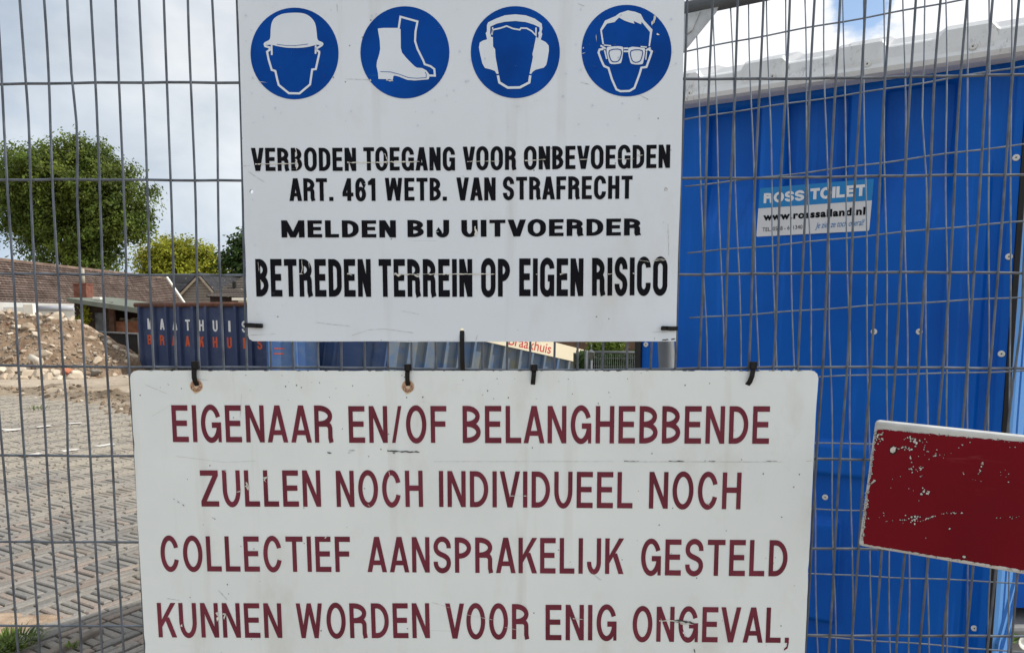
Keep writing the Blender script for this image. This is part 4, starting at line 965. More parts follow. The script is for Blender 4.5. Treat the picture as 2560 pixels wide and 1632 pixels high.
# screws with washers
M_screw = mat('white screw cap', (.60, .61, .60), .4, 0, .5, .08, 50)
def screw(p, n, r):
    t = n.orthogonal().normalized(); b_ = n.cross(t); mb = MB(); N_ = 18; vs = []
    for rr_, h in ((1, 0), (1, .22), (.82, .36), (.36, .36), (.30, .18), (.12, .18)):
        for q in range(N_): vs.append(p + (t * cos(2 * pi * q / N_) + b_ * sin(2 * pi * q / N_)) * r * rr_ + n * r * h)
    mb.add(vs, [(k * N_ + q, k * N_ + (q + 1) % N_, (k + 1) * N_ + (q + 1) % N_, (k + 1) * N_ + q) for k in range(5) for q in range(N_)], False)
    mb.f.append([5 * N_ + q for q in range(N_)]); mb.sm.append(False)
    o = mb.build('screw', M_screw, toilet)
    mb = MB(); mb.add([p + (t * cos(2 * pi * q / 8) + b_ * sin(2 * pi * q / 8)) * r * .2 + n * r * .2 for q in range(8)], [tuple(range(8))]); s_ = mb.build('socket', M_black, toilet, recalc=False); face_fix(s_, n); s_.parent = o
for u, (px, py) in zip(scu, sc_px):
    screw(onP(px, py, TA + TN * .083, TN), TN, .0105)
for (px, py) in ((2185, 829), (2298, 829), (2063, 1242), (2551, 395), (2531, 642), (2503, 884), (2436, 1570), (1615, 861)):
    u, z = uz(px, py); u = min(u, UW - .012); screw(TP(u, z, fdepth(u, z) + .0005), TN, .0095)
# sticker
q4 = [TP(*uz(*p), .0012) for p in ((1891, 592), (2173, 577), (2185, 447), (1900, 471))]
q4 = [p + TN * max(0, 0) for p in q4]
def sk(u, v, d=0.0): return q4[0].lerp(q4[1], u).lerp(q4[3].lerp(q4[2], u), v) + TN * d
def rrect(u0, u1, v0, v1, r, asp, tl=1, tr_=1, br_=1, bl_=1):
    o = []
    for (cx, cy, a0, on) in ((u1 - r, v1 - r * asp, 0, tr_), (u0 + r, v1 - r * asp, 90, tl), (u0 + r, v0 + r * asp, 180, bl_), (u1 - r, v0 + r * asp, 270, br_)):
        if on: o += [(cx + r * cos(radians(a0 + 90 * k / 5)), cy + r * asp * sin(radians(a0 + 90 * k / 5))) for k in range(6)]
        else: o += [(u1 if a0 in (0, 270) else u0, v1 if a0 in (0, 90) else v0)]
    return o
mb = MB(); mb.add([sk(u, v) for u, v in rrect(0, 1, 0, 1, .012, 2.2)], [tuple(range(24))])
stk = mb.build('sticker', mat('white sticker', (.60, .62, .66), .4, 0, .4, .04, 10), toilet, recalc=False); face_fix(stk, TN)
mb = MB(); P_ = rrect(0, 1, .585, 1, .012, 2.2, 1, 1, 0, 0); mb.add([sk(u, v, .0004) for u, v in P_], [tuple(range(len(P_)))])
o = mb.build('colour_band', mat('cyan print', (.006, .19, .50), .4, 0, .4, .05, 10), toilet, recalc=False); face_fix(o, TN); o.parent = stk
def skpx(px, py):
    p = onP(px, py, TA + TN * .0012, TN); return p
def px_text_own(words, material, par_, s_, t_, ry_, gap):
    mb = MB()
    for txt, (x0, y0), (x1, y1), h in words:
        a_, b_ = skpx(x0, y0), skpx(x1, y1); c_ = skpx((x0 + x1) / 2, (y0 + y1) / 2 - h); e = b_ - a_; W_ = e.length; e.normalize(); up = TUP - e * TUP.dot(e); up.normalize(); H = (c_ - (a_ + b_) / 2).dot(up)
        for x, g in word_shapes(txt, W_ / H, s_, t_, ry_, gap): emit(mb, g, lambda u, v, z, x=x: a_ + e * ((x + u) * H) + up * (v * H) + TN * (.0008 + z))
    o = mb.build('lettering', material, toilet, recalc=False); face_fix(o, TN); o.parent = par_; return o
px_text_own([('ROSS', (1909, 508.5), (2010, 501), 25), ('TOILET', (2025, 499.5), (2164, 489.5), 28)], mat('white print', (.66, .68, .72), .4, 0, .4, .04, 10), stk, .27, .25, .5, .10)
def font_mesh(txt, bold=0.0, shear=0.0, spacing=1.0):
    cu = bpy.data.curves.new('t', 'FONT'); cu.body = txt; cu.offset = bold; cu.shear = shear; cu.space_character = spacing; cu.resolution_u = 4
    ob = bpy.data.objects.new('t', cu); COL.objects.link(ob); bpy.context.view_layer.update()
    me = bpy.data.meshes.new_from_object(ob.evaluated_get(bpy.context.evaluated_depsgraph_get())); vs = [tuple(v.co) for v in me.vertices]; fs = [tuple(p.vertices) for p in me.polygons]
    bpy.data.objects.remove(ob); bpy.data.curves.remove(cu); bpy.data.meshes.remove(me)
    x0 = min(v[0] for v in vs); x1 = max(v[0] for v in vs)
    return vs, fs, x0, x1
def font_line(txt, a_, b_, hcap, up, n, material, par_, root, bold=0, shear=0, spacing=1.0, d=.0008, name='lettering'):
    """built-in face, run from a_ to b_ with cap height hcap"""
    vs, fs, x0, x1 = font_mesh(txt, bold, shear, spacing); W_ = (b_ - a_).length; e = (b_ - a_).normalized(); up = (up - e * up.dot(e)).normalized(); cap = .729
    kx = W_ / (x1 - x0); ky = hcap / cap
    mb = MB(); mb.add([a_ + e * ((v[0] - x0) * kx) + up * (v[1] * ky) + n * d for v in vs], fs)
    o = mb.build(name, material, root, recalc=False); face_fix(o, n)
    if par_: o.parent = par_
    return o
mm = lambda px, py: skpx(px, py)
hp = (mm(2000, 500) - mm(2000, 501)).length
font_line('www.rosssalland.nl', mm(1908, 551), mm(2163, 536), 18 * hp, TUP, TN, M_vblack, stk, toilet, bold=.045, spacing=1.12)
font_line('TEL. 0548 - 611340', mm(1906, 579), mm(2006, 572), 10.5 * hp, TUP, TN, M_vblack, stk, toilet, bold=.0)
font_line('Je ziet ze toch overal!', mm(2038, 571), mm(2161, 563), 15.5 * hp, TUP, TN, mat('blue script print', (.02, .17, .45), .5), stk, toilet, bold=.0, shear=.35, spacing=.95)

# ------------------------------------------------------------------ second cabin behind, with a bindweed flower on its base
cab = thing('portable_toilet', 'second blue cabin half hidden behind the first, in the bottom right corner', 'portable toilet', (2.45, 3.5, 0))
mb = MB(); us2 = [1.78 + 1.2 * i / 60 for i in range(61)]; vs = []
for z in (.26, 2.2):
    for x in us2: vs.append((x, 2.92 - .014 * (sst(0, 1, sin((x - 1.78) * 26) * 2)), z))
mb.add(vs, [(i, i + 1, 62 + i, 61 + i) for i in range(60)], True); mb.build('front_wall', M_blue, cab)
mb = MB(); mb.abox(1.78, 2.98, 2.95, 4.1, .26, 2.2); mb.build('body', M_blue, cab)
mb = MB(); mb.abox(1.70, 3.02, 2.84, 4.14, 0, .205); bevel(mb.build('skid_base', mat('grey skid', (.25, .25, .23), .8, 0, .3, .2, 8), cab), .015)
mb = MB(); mb.abox(1.76, 3.0, 2.88, 4.12, 2.2, 2.26); bevel(mb.build('roof', M_roof, cab), .02)
fl = thing('bindweed', 'small white bindweed bloom with a green leaf in the bottom right corner', 'plant', (1.88, 2.86, .205))
def leafblade(mb, p, d, n, l, wd, curl=.15, seg=5):
    d = Vector(d).normalized(); n = Vector(n); n = (n - d * n.dot(d)).normalized(); s_ = d.cross(n); vs = []
    for i in range(seg + 1):
        t = i / seg; ww_ = wd * sin(pi * min(1, t * .92 + .08)) ** .8; c = p + d * l * t + n * (curl * l * t * (1 - t) * 2); vs += [c - s_ * ww_ + n * ww_ * .3, c, c + s_ * ww_ + n * ww_ * .3]
    mb.add(vs, [(i * 3 + k, i * 3 + k + 1, i * 3 + 4 + k, i * 3 + 3 + k) for i in range(seg) for k in (0, 1)], True)
pf = atY(2540, 1600, 2.82)
mb = MB(); mb.tube([(1.84, 2.86, .205), (1.87, 2.83, .225), pf], .0025, 6)
leafblade(mb, pf, (-.3, -.1, .9), (0, -1, .2), .035, .016); leafblade(mb, pf, (-.9, -.2, -.1), (0, -.6, 1), .03, .012)
mb.build('leaves', mat('bindweed green', (.10, .19, .03), .5, 0, .4, .2, 60), fl)
mb = MB(); vs = [pf + Vector((.012, -.005, -.002))]
for k, (r_, h_) in enumerate(((.008, .012), (.018, .022), (.027, .024))):
    for q in range(14): vs.append(pf + Vector((.016 + r_ * cos(q * .449) * .9 + h_ * .3, -.006 - h_ * .5 + r_ * .35 * sin(q * .449), r_ * sin(q * .449) * .9 - .004)))
mb.add(vs, [(0, 1 + q, 1 + (q + 1) % 14) for q in range(14)] + [(1 + k * 14 + q, 1 + k * 14 + (q + 1) % 14, 15 + k * 14 + (q + 1) % 14, 15 + k * 14 + q) for k in (0, 1) for q in range(14)], True)
mb.build('flower', mat('white petal', (.75, .75, .66), .5, 0, .3, .05, 30), fl)

# ================================================================== SKIPS
M_navy = None
def skipmat(name, base_, worn, amt, rust_amt):
    a = MN(name); f = a.noise(2.6, 7, .65); g = a.noise(5.5, 8, .7); h = a.noise(11, 8, .7)
    c = a.mix(a.ramp(f, [(.5 - amt, 0.0), (.68, .85)]), base_, worn)
    c = a.mix(a.ramp(h, [(.66 - rust_amt, 0.0), (.70 - rust_amt * .5, .9)]), c, (.17, .075, .04))
    st = a.noise(7, 5, .6, stretch=(3, 3, .35)); c = a.mix(a.ramp(st, [(.60, 0.0), (.78, .45)]), c, tuple(x * .45 for x in base_))
    a.base(c); a.rough(a.ramp(g, [(.3, .5), (.7, .8)])); a.spec(.3); a.bump(g, .15, .01); return a.m
M_navy = skipmat('navy skip paint', (.034, .052, .118), (.06, .08, .145), .03, .0)
M_lblue = skipmat('faded blue skip paint', (.055, .125, .30), (.11, .17, .28), .02, .035)
M_mblue = skipmat('worn blue skip paint', (.038, .072, .17), (.065, .10, .18), .03, .03)
M_wblue = skipmat('flaking blue and ochre paint', (.075, .135, .25), (.20, .195, .125), .12, .015)
M_rrim = mat('rusty brown rim', (.115, .055, .038), .8, .2, .3, .35, 4)
SA, SB = Vector((-9.29, 18.5, 0)), Vector((-5.55, 16.9, 0)); se = (SB - SA).normalized(); sn = Vector((se.y, -se.x, 0)); sn = sn if sn.y < 0 else -sn; SL = (SB - SA).length
skA = thing('skip_container', 'navy skip with white and orange letters on its ribbed side', 'skip', (SA + SB) / 2 - sn * .9)
def sp(u, z, d=0): return SA + se * u + Vector((0, 0, z)) + sn * d
HT = 1.665
mb = MB(); mb.prism([sp(0, .12, 0), sp(SL, .12, 0), sp(SL, .12, -1.9), sp(0, .12, -1.9)], (0, 0, HT - .12)); mb.build('body', M_navy, skA)
mb = MB(); mb.tube([sp(-.05, HT, .03), sp(SL + .03, HT, .03)], .058, 10); mb.tube([sp(-.03, HT, .03), sp(-.03, HT, -1.93)], .055, 10); mb.build('rim', M_rrim, skA)
def uA(px, py):
    p = onP(px, py, SA, sn); return (p - SA).dot(se), p.z
ribx = [300 + c / 4.264 for c in (225, 375, 508, 645, 792, 932, 1088, 1245, 1402)]
rp = MB()
for x in ribx:
    u = uA(x, 810)[0]
    rp_ = MB(); rp_.prism([sp(u - .030, .12, .0), sp(u - .018, .12, .075), sp(u + .05, .12, .075), sp(u + .062, .12, .0)], (0, 0, HT - .12)); rp_.build('rib', M_navy, skA)
LW, LO = MB(), MB()
def bay_letter(mb, ch, px, y0, y1, wpx):
    a_ = uA(px - wpx / 2, (y0 + y1) / 2)[0]; b_ = uA(px + wpx / 2, (y0 + y1) / 2)[0]; z1 = uA(px, y0)[1]; z0 = uA(px, y1)[1]; H = z1 - z0
    g = G2(); W_ = (b_ - a_) / H
    if ch == 'I': W_ = .26; a_ += (b_ - a_) * .5 - .13 * H
    glyph(g, ch, W_, .19, .175, .25, None); emit(mb, g, lambda u, v, z: sp(a_ + u * H, z0 + v * H, .0022 + z * 6))
for ch, x, k in zip('MAATHUIS', (318, 450, 585, 722, 868, 1015, 1167, 1325), range(8)): bay_letter(LW, ch, 300 + x / 4.264, 796 + k * .95, 823 + k * 1.05, 11.5 + k * .15)
for ch, x, k in zip('BRAAKHUIS', (318, 450, 578, 722, 870, 1015, 1167, 1325, 1490), range(9)): bay_letter(LO, ch, 300 + x / 4.264, 836.5 + k * 1.1, 861 + k * 1.5, 11 + k * .15)
face_fix(LW.build('white_lettering', mat('white stencil paint', (.62, .64, .66), .6, 0, .3, .1, 12), skA, recalc=False), sn)
face_fix(LO.build('orange_lettering', mat('orange stencil paint', (.50, .085, .03), .6, 0, .3, .15, 12), skA, recalc=False), sn)

def simple_skip(name, label, x0, x1, Y0, Y1, ht, m_, ribs, slant=0.0, depth=1.7):
    a_, b_ = atY(x0, 900, Y0), atY(x1, 900, Y1); a_.z = b_.z = 0; e = (b_ - a_).normalized(); n_ = Vector((e.y, -e.x, 0)); n_ = n_ if n_.y < 0 else -n_; L_ = (b_ - a_).length
    t = thing('skip_container', label, 'skip', (a_ + b_) / 2 - n_ * depth / 2)
    f_ = lambda u, z, d=0: a_ + e * u + Vector((0, 0, z)) + n_ * d
    mb = MB(); mb.prism([f_(0, .1), f_(L_, .1), f_(L_, .1, -depth), f_(0, .1, -depth)], (0, 0, ht - .1)); mb.build('body', m_, t)
    mb = MB(); mb.tube([f_(-.02, ht, .02), f_(L_ + .02, ht, .02)], .05, 10); mb.build('rim', M_rrim, t)
    for (px, wd) in ribs:
        p = onP(px, 890, a_, n_); u = (p - a_).dot(e)
        mb = MB(); s_ = slant
        lo = [f_(u - wd / 2 - s_ * (p.z - .1), .1), f_(u - wd / 2 + .02 - s_ * (p.z - .1), .1, .07), f_(u + wd / 2 - .02 - s_ * (p.z - .1), .1, .07), f_(u + wd / 2 - s_ * (p.z - .1), .1)]
        mb.prism(lo, Vector((0, 0, ht - .1)) + e * s_ * (ht - .1)); mb.build('rib', m_, t)
    return t, f_, a_, e, n_, L_
tB, fB, aB, eB, nB, LBn = simple_skip('b', 'light blue skip with two orange stripes between the navy skips', 667, 796, 15.4, 15.72, 1.5, M_lblue, [(738, .10), (672, .05), (795, .05)])
mb = MB()
for (y_, dx) in ((871, 0), (884, -1)):
    p0_, p1_ = onP(686 + dx, y_, aB + nB * .003, nB), onP(711 + dx, y_, aB + nB * .003, nB); k = Vector((0, 0, .012)); mb.quad(p0_ - k, p1_ - k, p1_ + k, p0_ + k)
face_fix(mb.build('orange_stripe', MATS['orange stencil paint'], tB, recalc=False), nB)
simple_skip('c', 'dark worn blue skip with leaning ribs left of the ochre flaked skip', 798, 971, 16.4, 16.1, 1.45, M_mblue, [(812, .06), (838, .10), (909, .05), (930, .04), (966, .05)], .16)
# flaking skip with the cream board along its sloping top
YD0, YD1 = 11.9, 13.9
aD, bD = atY(973, 900, YD0), atY(1478, 905, YD1); aD.z = bD.z = 0; eD = (bD - aD).normalized(); nD = Vector((eD.y, -eD.x, 0)); nD = nD if nD.y < 0 else -nD; LD = (bD - aD).length
skD = thing('skip_container', 'flaking blue and ochre skip carrying a sloping cream board with red lettering', 'skip', (aD + bD) / 2 - nD * .8)
fD = lambda u, z, d=0: aD + eD * u + Vector((0, 0, z)) + nD * d
def uD(px, py, d=0.0):
    p = onP(px, py, aD + nD * d, nD); return (p - aD).dot(eD), p.z
pl0, pl1 = uD(1225, 857), uD(1465, 911); pu1, pu0 = uD(1473, 879), uD(1380, 855)
slp = (pl1[1] - pl0[1]) / (pl1[0] - pl0[0]); slu = (pu1[1] - pu0[1]) / (pu1[0] - pu0[0])
zl = lambda u: pl1[1] + (u - pl1[0]) * slp
zu = lambda u: pu1[1] + (u - pu1[0]) * slu
uk = (1.62 - pl1[1]) / slp + pl1[0]
uk = max(.3, uk)
mb = MB(); mb.prism([fD(0, .08), fD(LD, .08), fD(LD, zl(LD) + .02), fD(uk, zl(uk) + .02), fD(0, zl(uk) + .02)], Vector((-.25, 1.5, 0))); mb.build('body', M_wblue, skD)
for px in (1018, 1063, 1110, 1142, 1180, 1222, 1256, 1296, 1326, 1358, 1392, 1420, 1446, 1466):
    u, z_ = uD(px, 895); sl_ = .17; zt = min(zl(u), zl(uk)) - .01
    mb = MB(); lo = [fD(u - .045 - sl_ * (z_ - .08), .08), fD(u - .03 - sl_ * (z_ - .08), .08, .085), fD(u + .012 - sl_ * (z_ - .08), .08, .085), fD(u + .025 - sl_ * (z_ - .08), .08)]
    mb.prism(lo, Vector((0, 0, zt - .08)) + eD * sl_ * (zt - .08)); mb.build('rib', M_wblue, skD)
ub = uk * .6
mb = MB(); P_ = [fD(ub, zl(ub), .09), fD(pl1[0], pl1[1], .09), fD(pu1[0], pu1[1], .09), fD(ub, zu(ub) - .0, .09)]; mb.prism(P_, nD * -.05)
bd = mb.build('cream_board', mat('cream board paint', (.72, .66, .50), .6, 0, .3, .06, 4), skD)
a_, b_ = onP(1271, 861, aD + nD * .092, nD), onP(1376, 884, aD + nD * .092, nD); hq = (onP(1320, 850, aD + nD * .092, nD) - onP(1320, 874, aD + nD * .092, nD)).length
o = font_line('Braakhuis', a_, b_, hq * 1.08, TUP, nD, mat('red print', (.52, .05, .04), .6), None, skD, bold=.004, d=.0006); o.parent = bd

# ================================================================== HEAP AND RUBBLE
prof_px = [(-900, 760), (-500, 748), (-260, 760), (-120, 768), (0, 775), (30, 778), (63, 780), (94, 787), (131, 786), (150, 792), (183, 796), (204, 804), (225, 818), (246, 834), (270, 853), (300, 872), (324, 886), (347, 895), (356, 915), (366, 950)]
YR, YF = 18.4, 16.25
prof = []
for x, y in prof_px:
    p = atY(x, y, YR); prof.append((p.x, max(0, p.z)))
def ridge(x):
    if x <= prof[0][0]: return prof[0][1]
    for (a_, b_), (c_, d_) in zip(prof, prof[1:]):
        if a_ <= x <= c_: return b_ + (d_ - b_) * (x - a_) / (c_ - a_)
    return 0.0
def heapz(x, y):
    h = ridge(x + .0)
    t = (y - YF) / (YR - YF) if y < YR else 1 - (y - YR) / 2.6
    if t <= 0: return -.05
    base = h * (t ** .82 if t < 1 else 1) * (1 if t < 1 else 1)
    v = Vector((x, y, 4)); nz = noise.fractal(v * 1.3, 1, 2, 5) * .14 + noise.fractal(v * 5, .9, 2, 4) * .06
    return base + nz * min(1, t * 3) * min(1, h * 2.2 + .15) * (1 - .6 * max(0, t - .8) * 5 if t > .8 else 1) - .02
mb = MB(); NX, NY = 240, 70; X0, X1 = -21.5, -8.9; Y0, Y1 = YF - .1, YR + 2.5; vs = []
for j in range(NY + 1):
    for i in range(NX + 1):
        x, y = X0 + (X1 - X0) * i / NX, Y0 + (Y1 - Y0) * j / NY; vs.append((x, y, heapz(x, y)))
mb.add(vs, [(j * (NX + 1) + i, j * (NX + 1) + i + 1, (j + 1) * (NX + 1) + i + 1, (j + 1) * (NX + 1) + i) for j in range(NY) for i in range(NX)], True)
a = MN('heap of earth'); c = a.ramp(a.noise(1.6, 8, .68), [(.3, (.14, .092, .060)), (.52, (.27, .195, .135)), (.72, (.40, .31, .225))])
c = a.mix(.5, c, a.ramp(a.noise(16, 7, .7), [(.3, .5), (.7, 1.4)]), 'MULTIPLY'); a.base(c); a.rough(.95); a.spec(.1); a.bump(a.noise(20, 8, .72), .8, .06)
heap = mb.build('rubble_heap', a.m, loc=(-13, 17.3, 0)); tag(heap, 'brown heap of earth and demolition rubble left of the navy skip', 'heap')
M_stone = tmat('rubble stone', .9, .2, .4, 30, .01, .25, 6)
def stone_mesh(seed, r, colr, flat=.7):
    rs = random.Random(seed); bm = bmesh.new(); bmesh.ops.create_icosphere(bm, subdivisions=2, radius=1)
    pls = [(Vector((rs.gauss(0, 1), rs.gauss(0, 1), rs.gauss(0, 1))).normalized(), rs.uniform(.45, .8)) for _ in range(8)]
    sx, sy, sz = rs.uniform(.7, 1.25), rs.uniform(.6, 1.1), rs.uniform(.45, .8) * flat / .7; vs = []
    for v in bm.verts:
        p = v.co.copy()
        for n_, d in pls:
            q = p.dot(n_)
            if q > d: p -= n_ * (q - d)
        vs.append(Vector((p.x * sx, p.y * sy, p.z * sz)) * r)
    fs = [[v.index for v in f.verts] for f in bm.faces]; bm.free(); return vs, fs
rs = random.Random(4)
PAL = [(.33, .275, .21), (.38, .33, .265), (.27, .215, .16), (.31, .25, .19), (.22, .185, .15), (.26, .12, .08)]
mb = MB()
for k in range(2600):                       # the small rubble nobody could count
    x = rs.uniform(-14.6, -9.3) if k % 5 else rs.uniform(-20, -14.6); t = rs.random() ** 1.1; y = YF + (YR + .25 - YF) * t; h = heapz(x, y)
    if h < .0 and t > .2: continue
    r = (.016 + .045 * rs.random() ** 2) * (1.3 if t < .12 else 1); vs, fs = stone_mesh(rs.randint(0, 60), r, None)
    ro = Matrix.Rotation(rs.uniform(0, 6), 3, 'Z') @ Matrix.Rotation(rs.uniform(-.7, .7), 3, 'X'); g_ = rs.uniform(.75, 1.2); c = rs.choice(PAL[:5] if rs.random() < .93 else PAL); mb.cur = tuple(g_ * q for q in c)
    p = Vector((x, y, max(0, h) + r * .15)); mb.add([p + ro @ v for v in vs], fs)
tag(mb.build('rubble', M_stone, loc=(-13, 17.3, 0)), kind='stuff')
mb = MB(); rc = random.Random(12)
for k in range(900):
    x = rc.uniform(-10.5, -2.5); y = edge_y(x) + rc.gauss(.45, .38); r = .012 + .05 * rc.random() ** 3
    vs, fs = stone_mesh(rc.randint(0, 60), r, None); g_ = rc.uniform(.6, 1.25); mb.cur = (.20 * g_, .150 * g_, .105 * g_) if rc.random() < .9 else (.42, .37, .30)
    p = Vector((x, y, max(0, gz(x, y)) + r * .2)); ro = Matrix.Rotation(rc.uniform(0, 6), 3, 'Z'); mb.add([p + ro @ v for v in vs], fs)
tag(mb.build('earth_clods', M_stone), kind='stuff')
protos = []
for k in range(9):
    mb = MB(); mb.cur = tuple(1.38 * q for q in PAL[k % 4]); vs, fs = stone_mesh(100 + k, .13, None); mb.add(vs, fs); o = mb.build('rubble_stone', M_stone)
    me = o.data; bpy.data.objects.remove(o); protos.append(me)
def place_stone(px, py, size, label='pale broken stone lying on the rubble heap', k=None, z=None):
    # put on the heap's front face: march along the sight line
    d = ray(px, py); s_ = 14.0
    while s_ < 21:
        p = CO + d * (s_ / d.y)
        if p.z <= max(heapz(p.x, p.y), 0.0): break
        s_ += .02
    o = bpy.data.objects.new('rubble_stone', protos[rs.randint(0, 8) if k is None else k]); COL.objects.link(o)
    o.location = p + Vector((0, 0, size * .02)); o.scale = [size / .27 * rs.uniform(.8, 1.2) for _ in range(3)]; o.rotation_euler = (rs.uniform(-.5, .5), rs.uniform(-.5, .5), rs.uniform(0, 6)); tag(o, label, 'stone', 'large stones on the rubble heap'); return o
spots = [(12, 797, .30), (4, 785, .22), (24, 780, .25), (45, 783, .2), (78, 789, .24), (98, 786, .22), (118, 789, .2), (138, 792, .34), (128, 797, .2), (175, 799, .24), (197, 805, .26), (163, 800, .16), (70, 821, .42), (80, 826, .2), (104, 808, .2), (90, 838, .3), (110, 858, .22), (133, 822, .2), (46, 818, .24), (22, 835, .2), (168, 841, .26), (214, 816, .22), (240, 832, .24), (228, 848, .28), (250, 858, .22), (274, 857, .24), (290, 868, .26), (306, 878, .22), (322, 887, .26), (338, 893, .24), (23, 898, .34), (96, 903, .30), (108, 889, .42), (60, 880, .2), (131, 864, .2), (160, 896, .18), (200, 880, .2), (222, 862, .18), (14, 872, .2),
         (33, 927, .46), (12, 944, .44), (56, 922, .34), (75, 938, .40), (95, 934, .36), (118, 933, .30), (132, 933, .26), (127, 944, .42), (108, 946, .26), (148, 935, .3), (30, 944, .42), (48, 946, .36), (63, 948, .28), (88, 947, .3), (150, 947, .26), (198, 934, .34), (190, 946, .38), (180, 940, .24), (218, 943, .24), (232, 947, .2), (284, 937, .22), (262, 946, .2), (316, 944, .22), (300, 940, .16), (246, 902, .26), (262, 888, .2), (320, 905, .22), (5, 926, .34)]
for x, y, s_ in spots: place_stone(x, y, s_)
o = place_stone(174, 931, .36, 'orange red lump of broken brick at the foot of the heap', 3)
mbk = MB(); mbk.cur = (.40, .15, .085); vs, fs = stone_mesh(205, .13, None); mbk.add(vs, fs); ob_ = mbk.build('x', M_stone); o.data = ob_.data; bpy.data.objects.remove(ob_)
mbk = MB(); mbk.cur = (.20, .185, .165); p = atZ(237, 945, .02); vs, fs = stone_mesh(311, .17, None); mbk.add([Vector((v.x * 1.15, v.y, v.z * 1.1)) for v in vs], fs)
o = mbk.build('concrete_lump', M_stone); o.location = (p.x, p.y + .05, .15); tag(o, 'large grey rounded piece of concrete pipe at the foot of the heap', 'concrete lump')
mb = MB(); mb.tube([atY(76, 892, 16.6), atY(103, 906, 16.5)], .07, 10); o = mb.build('plank_piece', mat('pale offcut', (.55, .50, .42), .8)); tag(o, 'pale rounded offcut lying slanted low on the heap', 'debris')

# ================================================================== TREES AND SHRUBS
def leafmat(name, c0, c1, tr=.25):
    a = MN(name); c = a.mix(a.ramp(a.noise(.5, 4), [(.3, 0.0), (.7, 1.0)]), c0, c1); c = a.mix(1.0, c, a.tint(), 'MULTIPLY')
    a.base(c); a.rough(.6); a.spec(.25)
    tn = a.n('ShaderNodeBsdfTranslucent'); mxs = a.n('ShaderNodeMixShader'); mxs.inputs[0].default_value = tr; a.l(c, tn.inputs[0])
    a.l(a.b.outputs[0], mxs.inputs[1]); a.l(tn.outputs[0], mxs.inputs[2]); a.l(mxs.outputs[0], a.t.nodes['Material Output'].inputs[0]); return a.m
M_bark = mat('bark', (.10, .075, .055), .9, 0, .1, .3, 5, .4, 12, .03)
def crown(lobes, nclump, per, lsize, spread, rt, inner=.55, tintr=(.75, 1.2)):
    mb = MB(); tot = sum(l[3] * l[4] * l[5] for l in lobes); N_ = 0
    for (cx, cy, cz, rx, ry, rz) in lobes:
        k = int(nclump * (rx * ry * rz) ** .8 / sum((l[3] * l[4] * l[5]) ** .8 for l in lobes))
        for _ in range(k):
            d = Vector((rt.gauss(0, 1), rt.gauss(0, 1), rt.gauss(0, 1))).normalized(); rad = inner + (1 - inner) * rt.random() ** .55
            n_ = noise.noise(Vector((d.x * 2.3 + cx, d.y * 2.3 + cy, d.z * 2.3 + cz))); rad *= 1 + .30 * n_
            c = Vector((cx + d.x * rx * rad, cy + d.y * ry * rad, cz + d.z * rz * rad)); tv = rt.uniform(*tintr)
            sp_ = spread * rt.uniform(.6, 1.3)
            ax = (d + Vector((0, 0, -.15)) + Vector((rt.gauss(0, .3), rt.gauss(0, .3), rt.gauss(0, .2)))).normalized()
            for q in range(per):
                o = Vector((rt.gauss(0, 1), rt.gauss(0, 1), rt.gauss(0, .7))) * sp_ * .45 + ax * rt.uniform(-.7, .55) * sp_
                nrm = (d * .7 + Vector((rt.gauss(0, .6), rt.gauss(0, .6), rt.gauss(0, .6) + .4))).normalized(); t_ = nrm.orthogonal().normalized(); t_ = (Matrix.Rotation(rt.uniform(0, 6.28), 3, nrm) @ t_); b_ = nrm.cross(t_)
                l_ = lsize * rt.uniform(.6, 1.35); g_ = tv * rt.uniform(.85, 1.15); mb.cur = (g_ * rt.uniform(.95, 1.1), g_, g_ * rt.uniform(.8, 1.0))
                p = c + o; mb.add([p - t_ * l_ * .5, p - b_ * l_ * .27, p + t_ * l_ * .55 + nrm * l_ * .1, p + b_ * l_ * .27], [(0, 1, 2, 3)])
    return mb
def pxlobe(px, py, rx, ry, Y, k=1.0):
    c = atY(px, py, Y); s_ = Y / F; return (c.x, Y, c.z, rx * s_, rx * s_ * k, ry * s_)
def limbs(base, h0, targets, r0, rt):
    mb = MB(); top = base + Vector((0, 0, h0)); mb.tube([base - Vector((0, 0, .2)), base + Vector((.1, 0, h0 * .5)), top], [r0 * 1.25, r0, r0 * .8], 10)
    for t in targets:
        t = Vector(t); m_ = top.lerp(t, .5) + Vector((rt.uniform(-.5, .5), rt.uniform(-.5, .5), .4)); mb.tube([top, m_, t], [r0 * .5, r0 * .3, r0 * .08], 7)
    return mb
rt = random.Random(17)
TY = 63
def tree(name, label, lobes, Y, basepx, m_, nclump, per, lsize, spread, h0, r0, inner=.55, tintr=(.75, 1.2)):
    b = atY(basepx, 785, Y); b.z = 0; t = thing(name, label, 'tree', b)
    crown(lobes, nclump, per, lsize, spread, rt, inner, tintr).build('crown', m_, t, recalc=False)
    limbs(b, h0, [(l[0] + rt.uniform(-.3, .3) * l[3], l[1], l[2] + .2 * l[5]) for l in lobes for _ in (0, 1)], r0, rt).build('trunk', M_bark, t)
    return t
M_l1 = leafmat('dark green leaves', (.060, .104, .018), (.150, .195, .036), .38)
M_l2 = leafmat('yellow green leaves', (.21, .25, .022), (.32, .325, .03), .4)
M_l3 = leafmat('deep green leaves', (.036, .075, .018), (.062, .112, .028), .3)
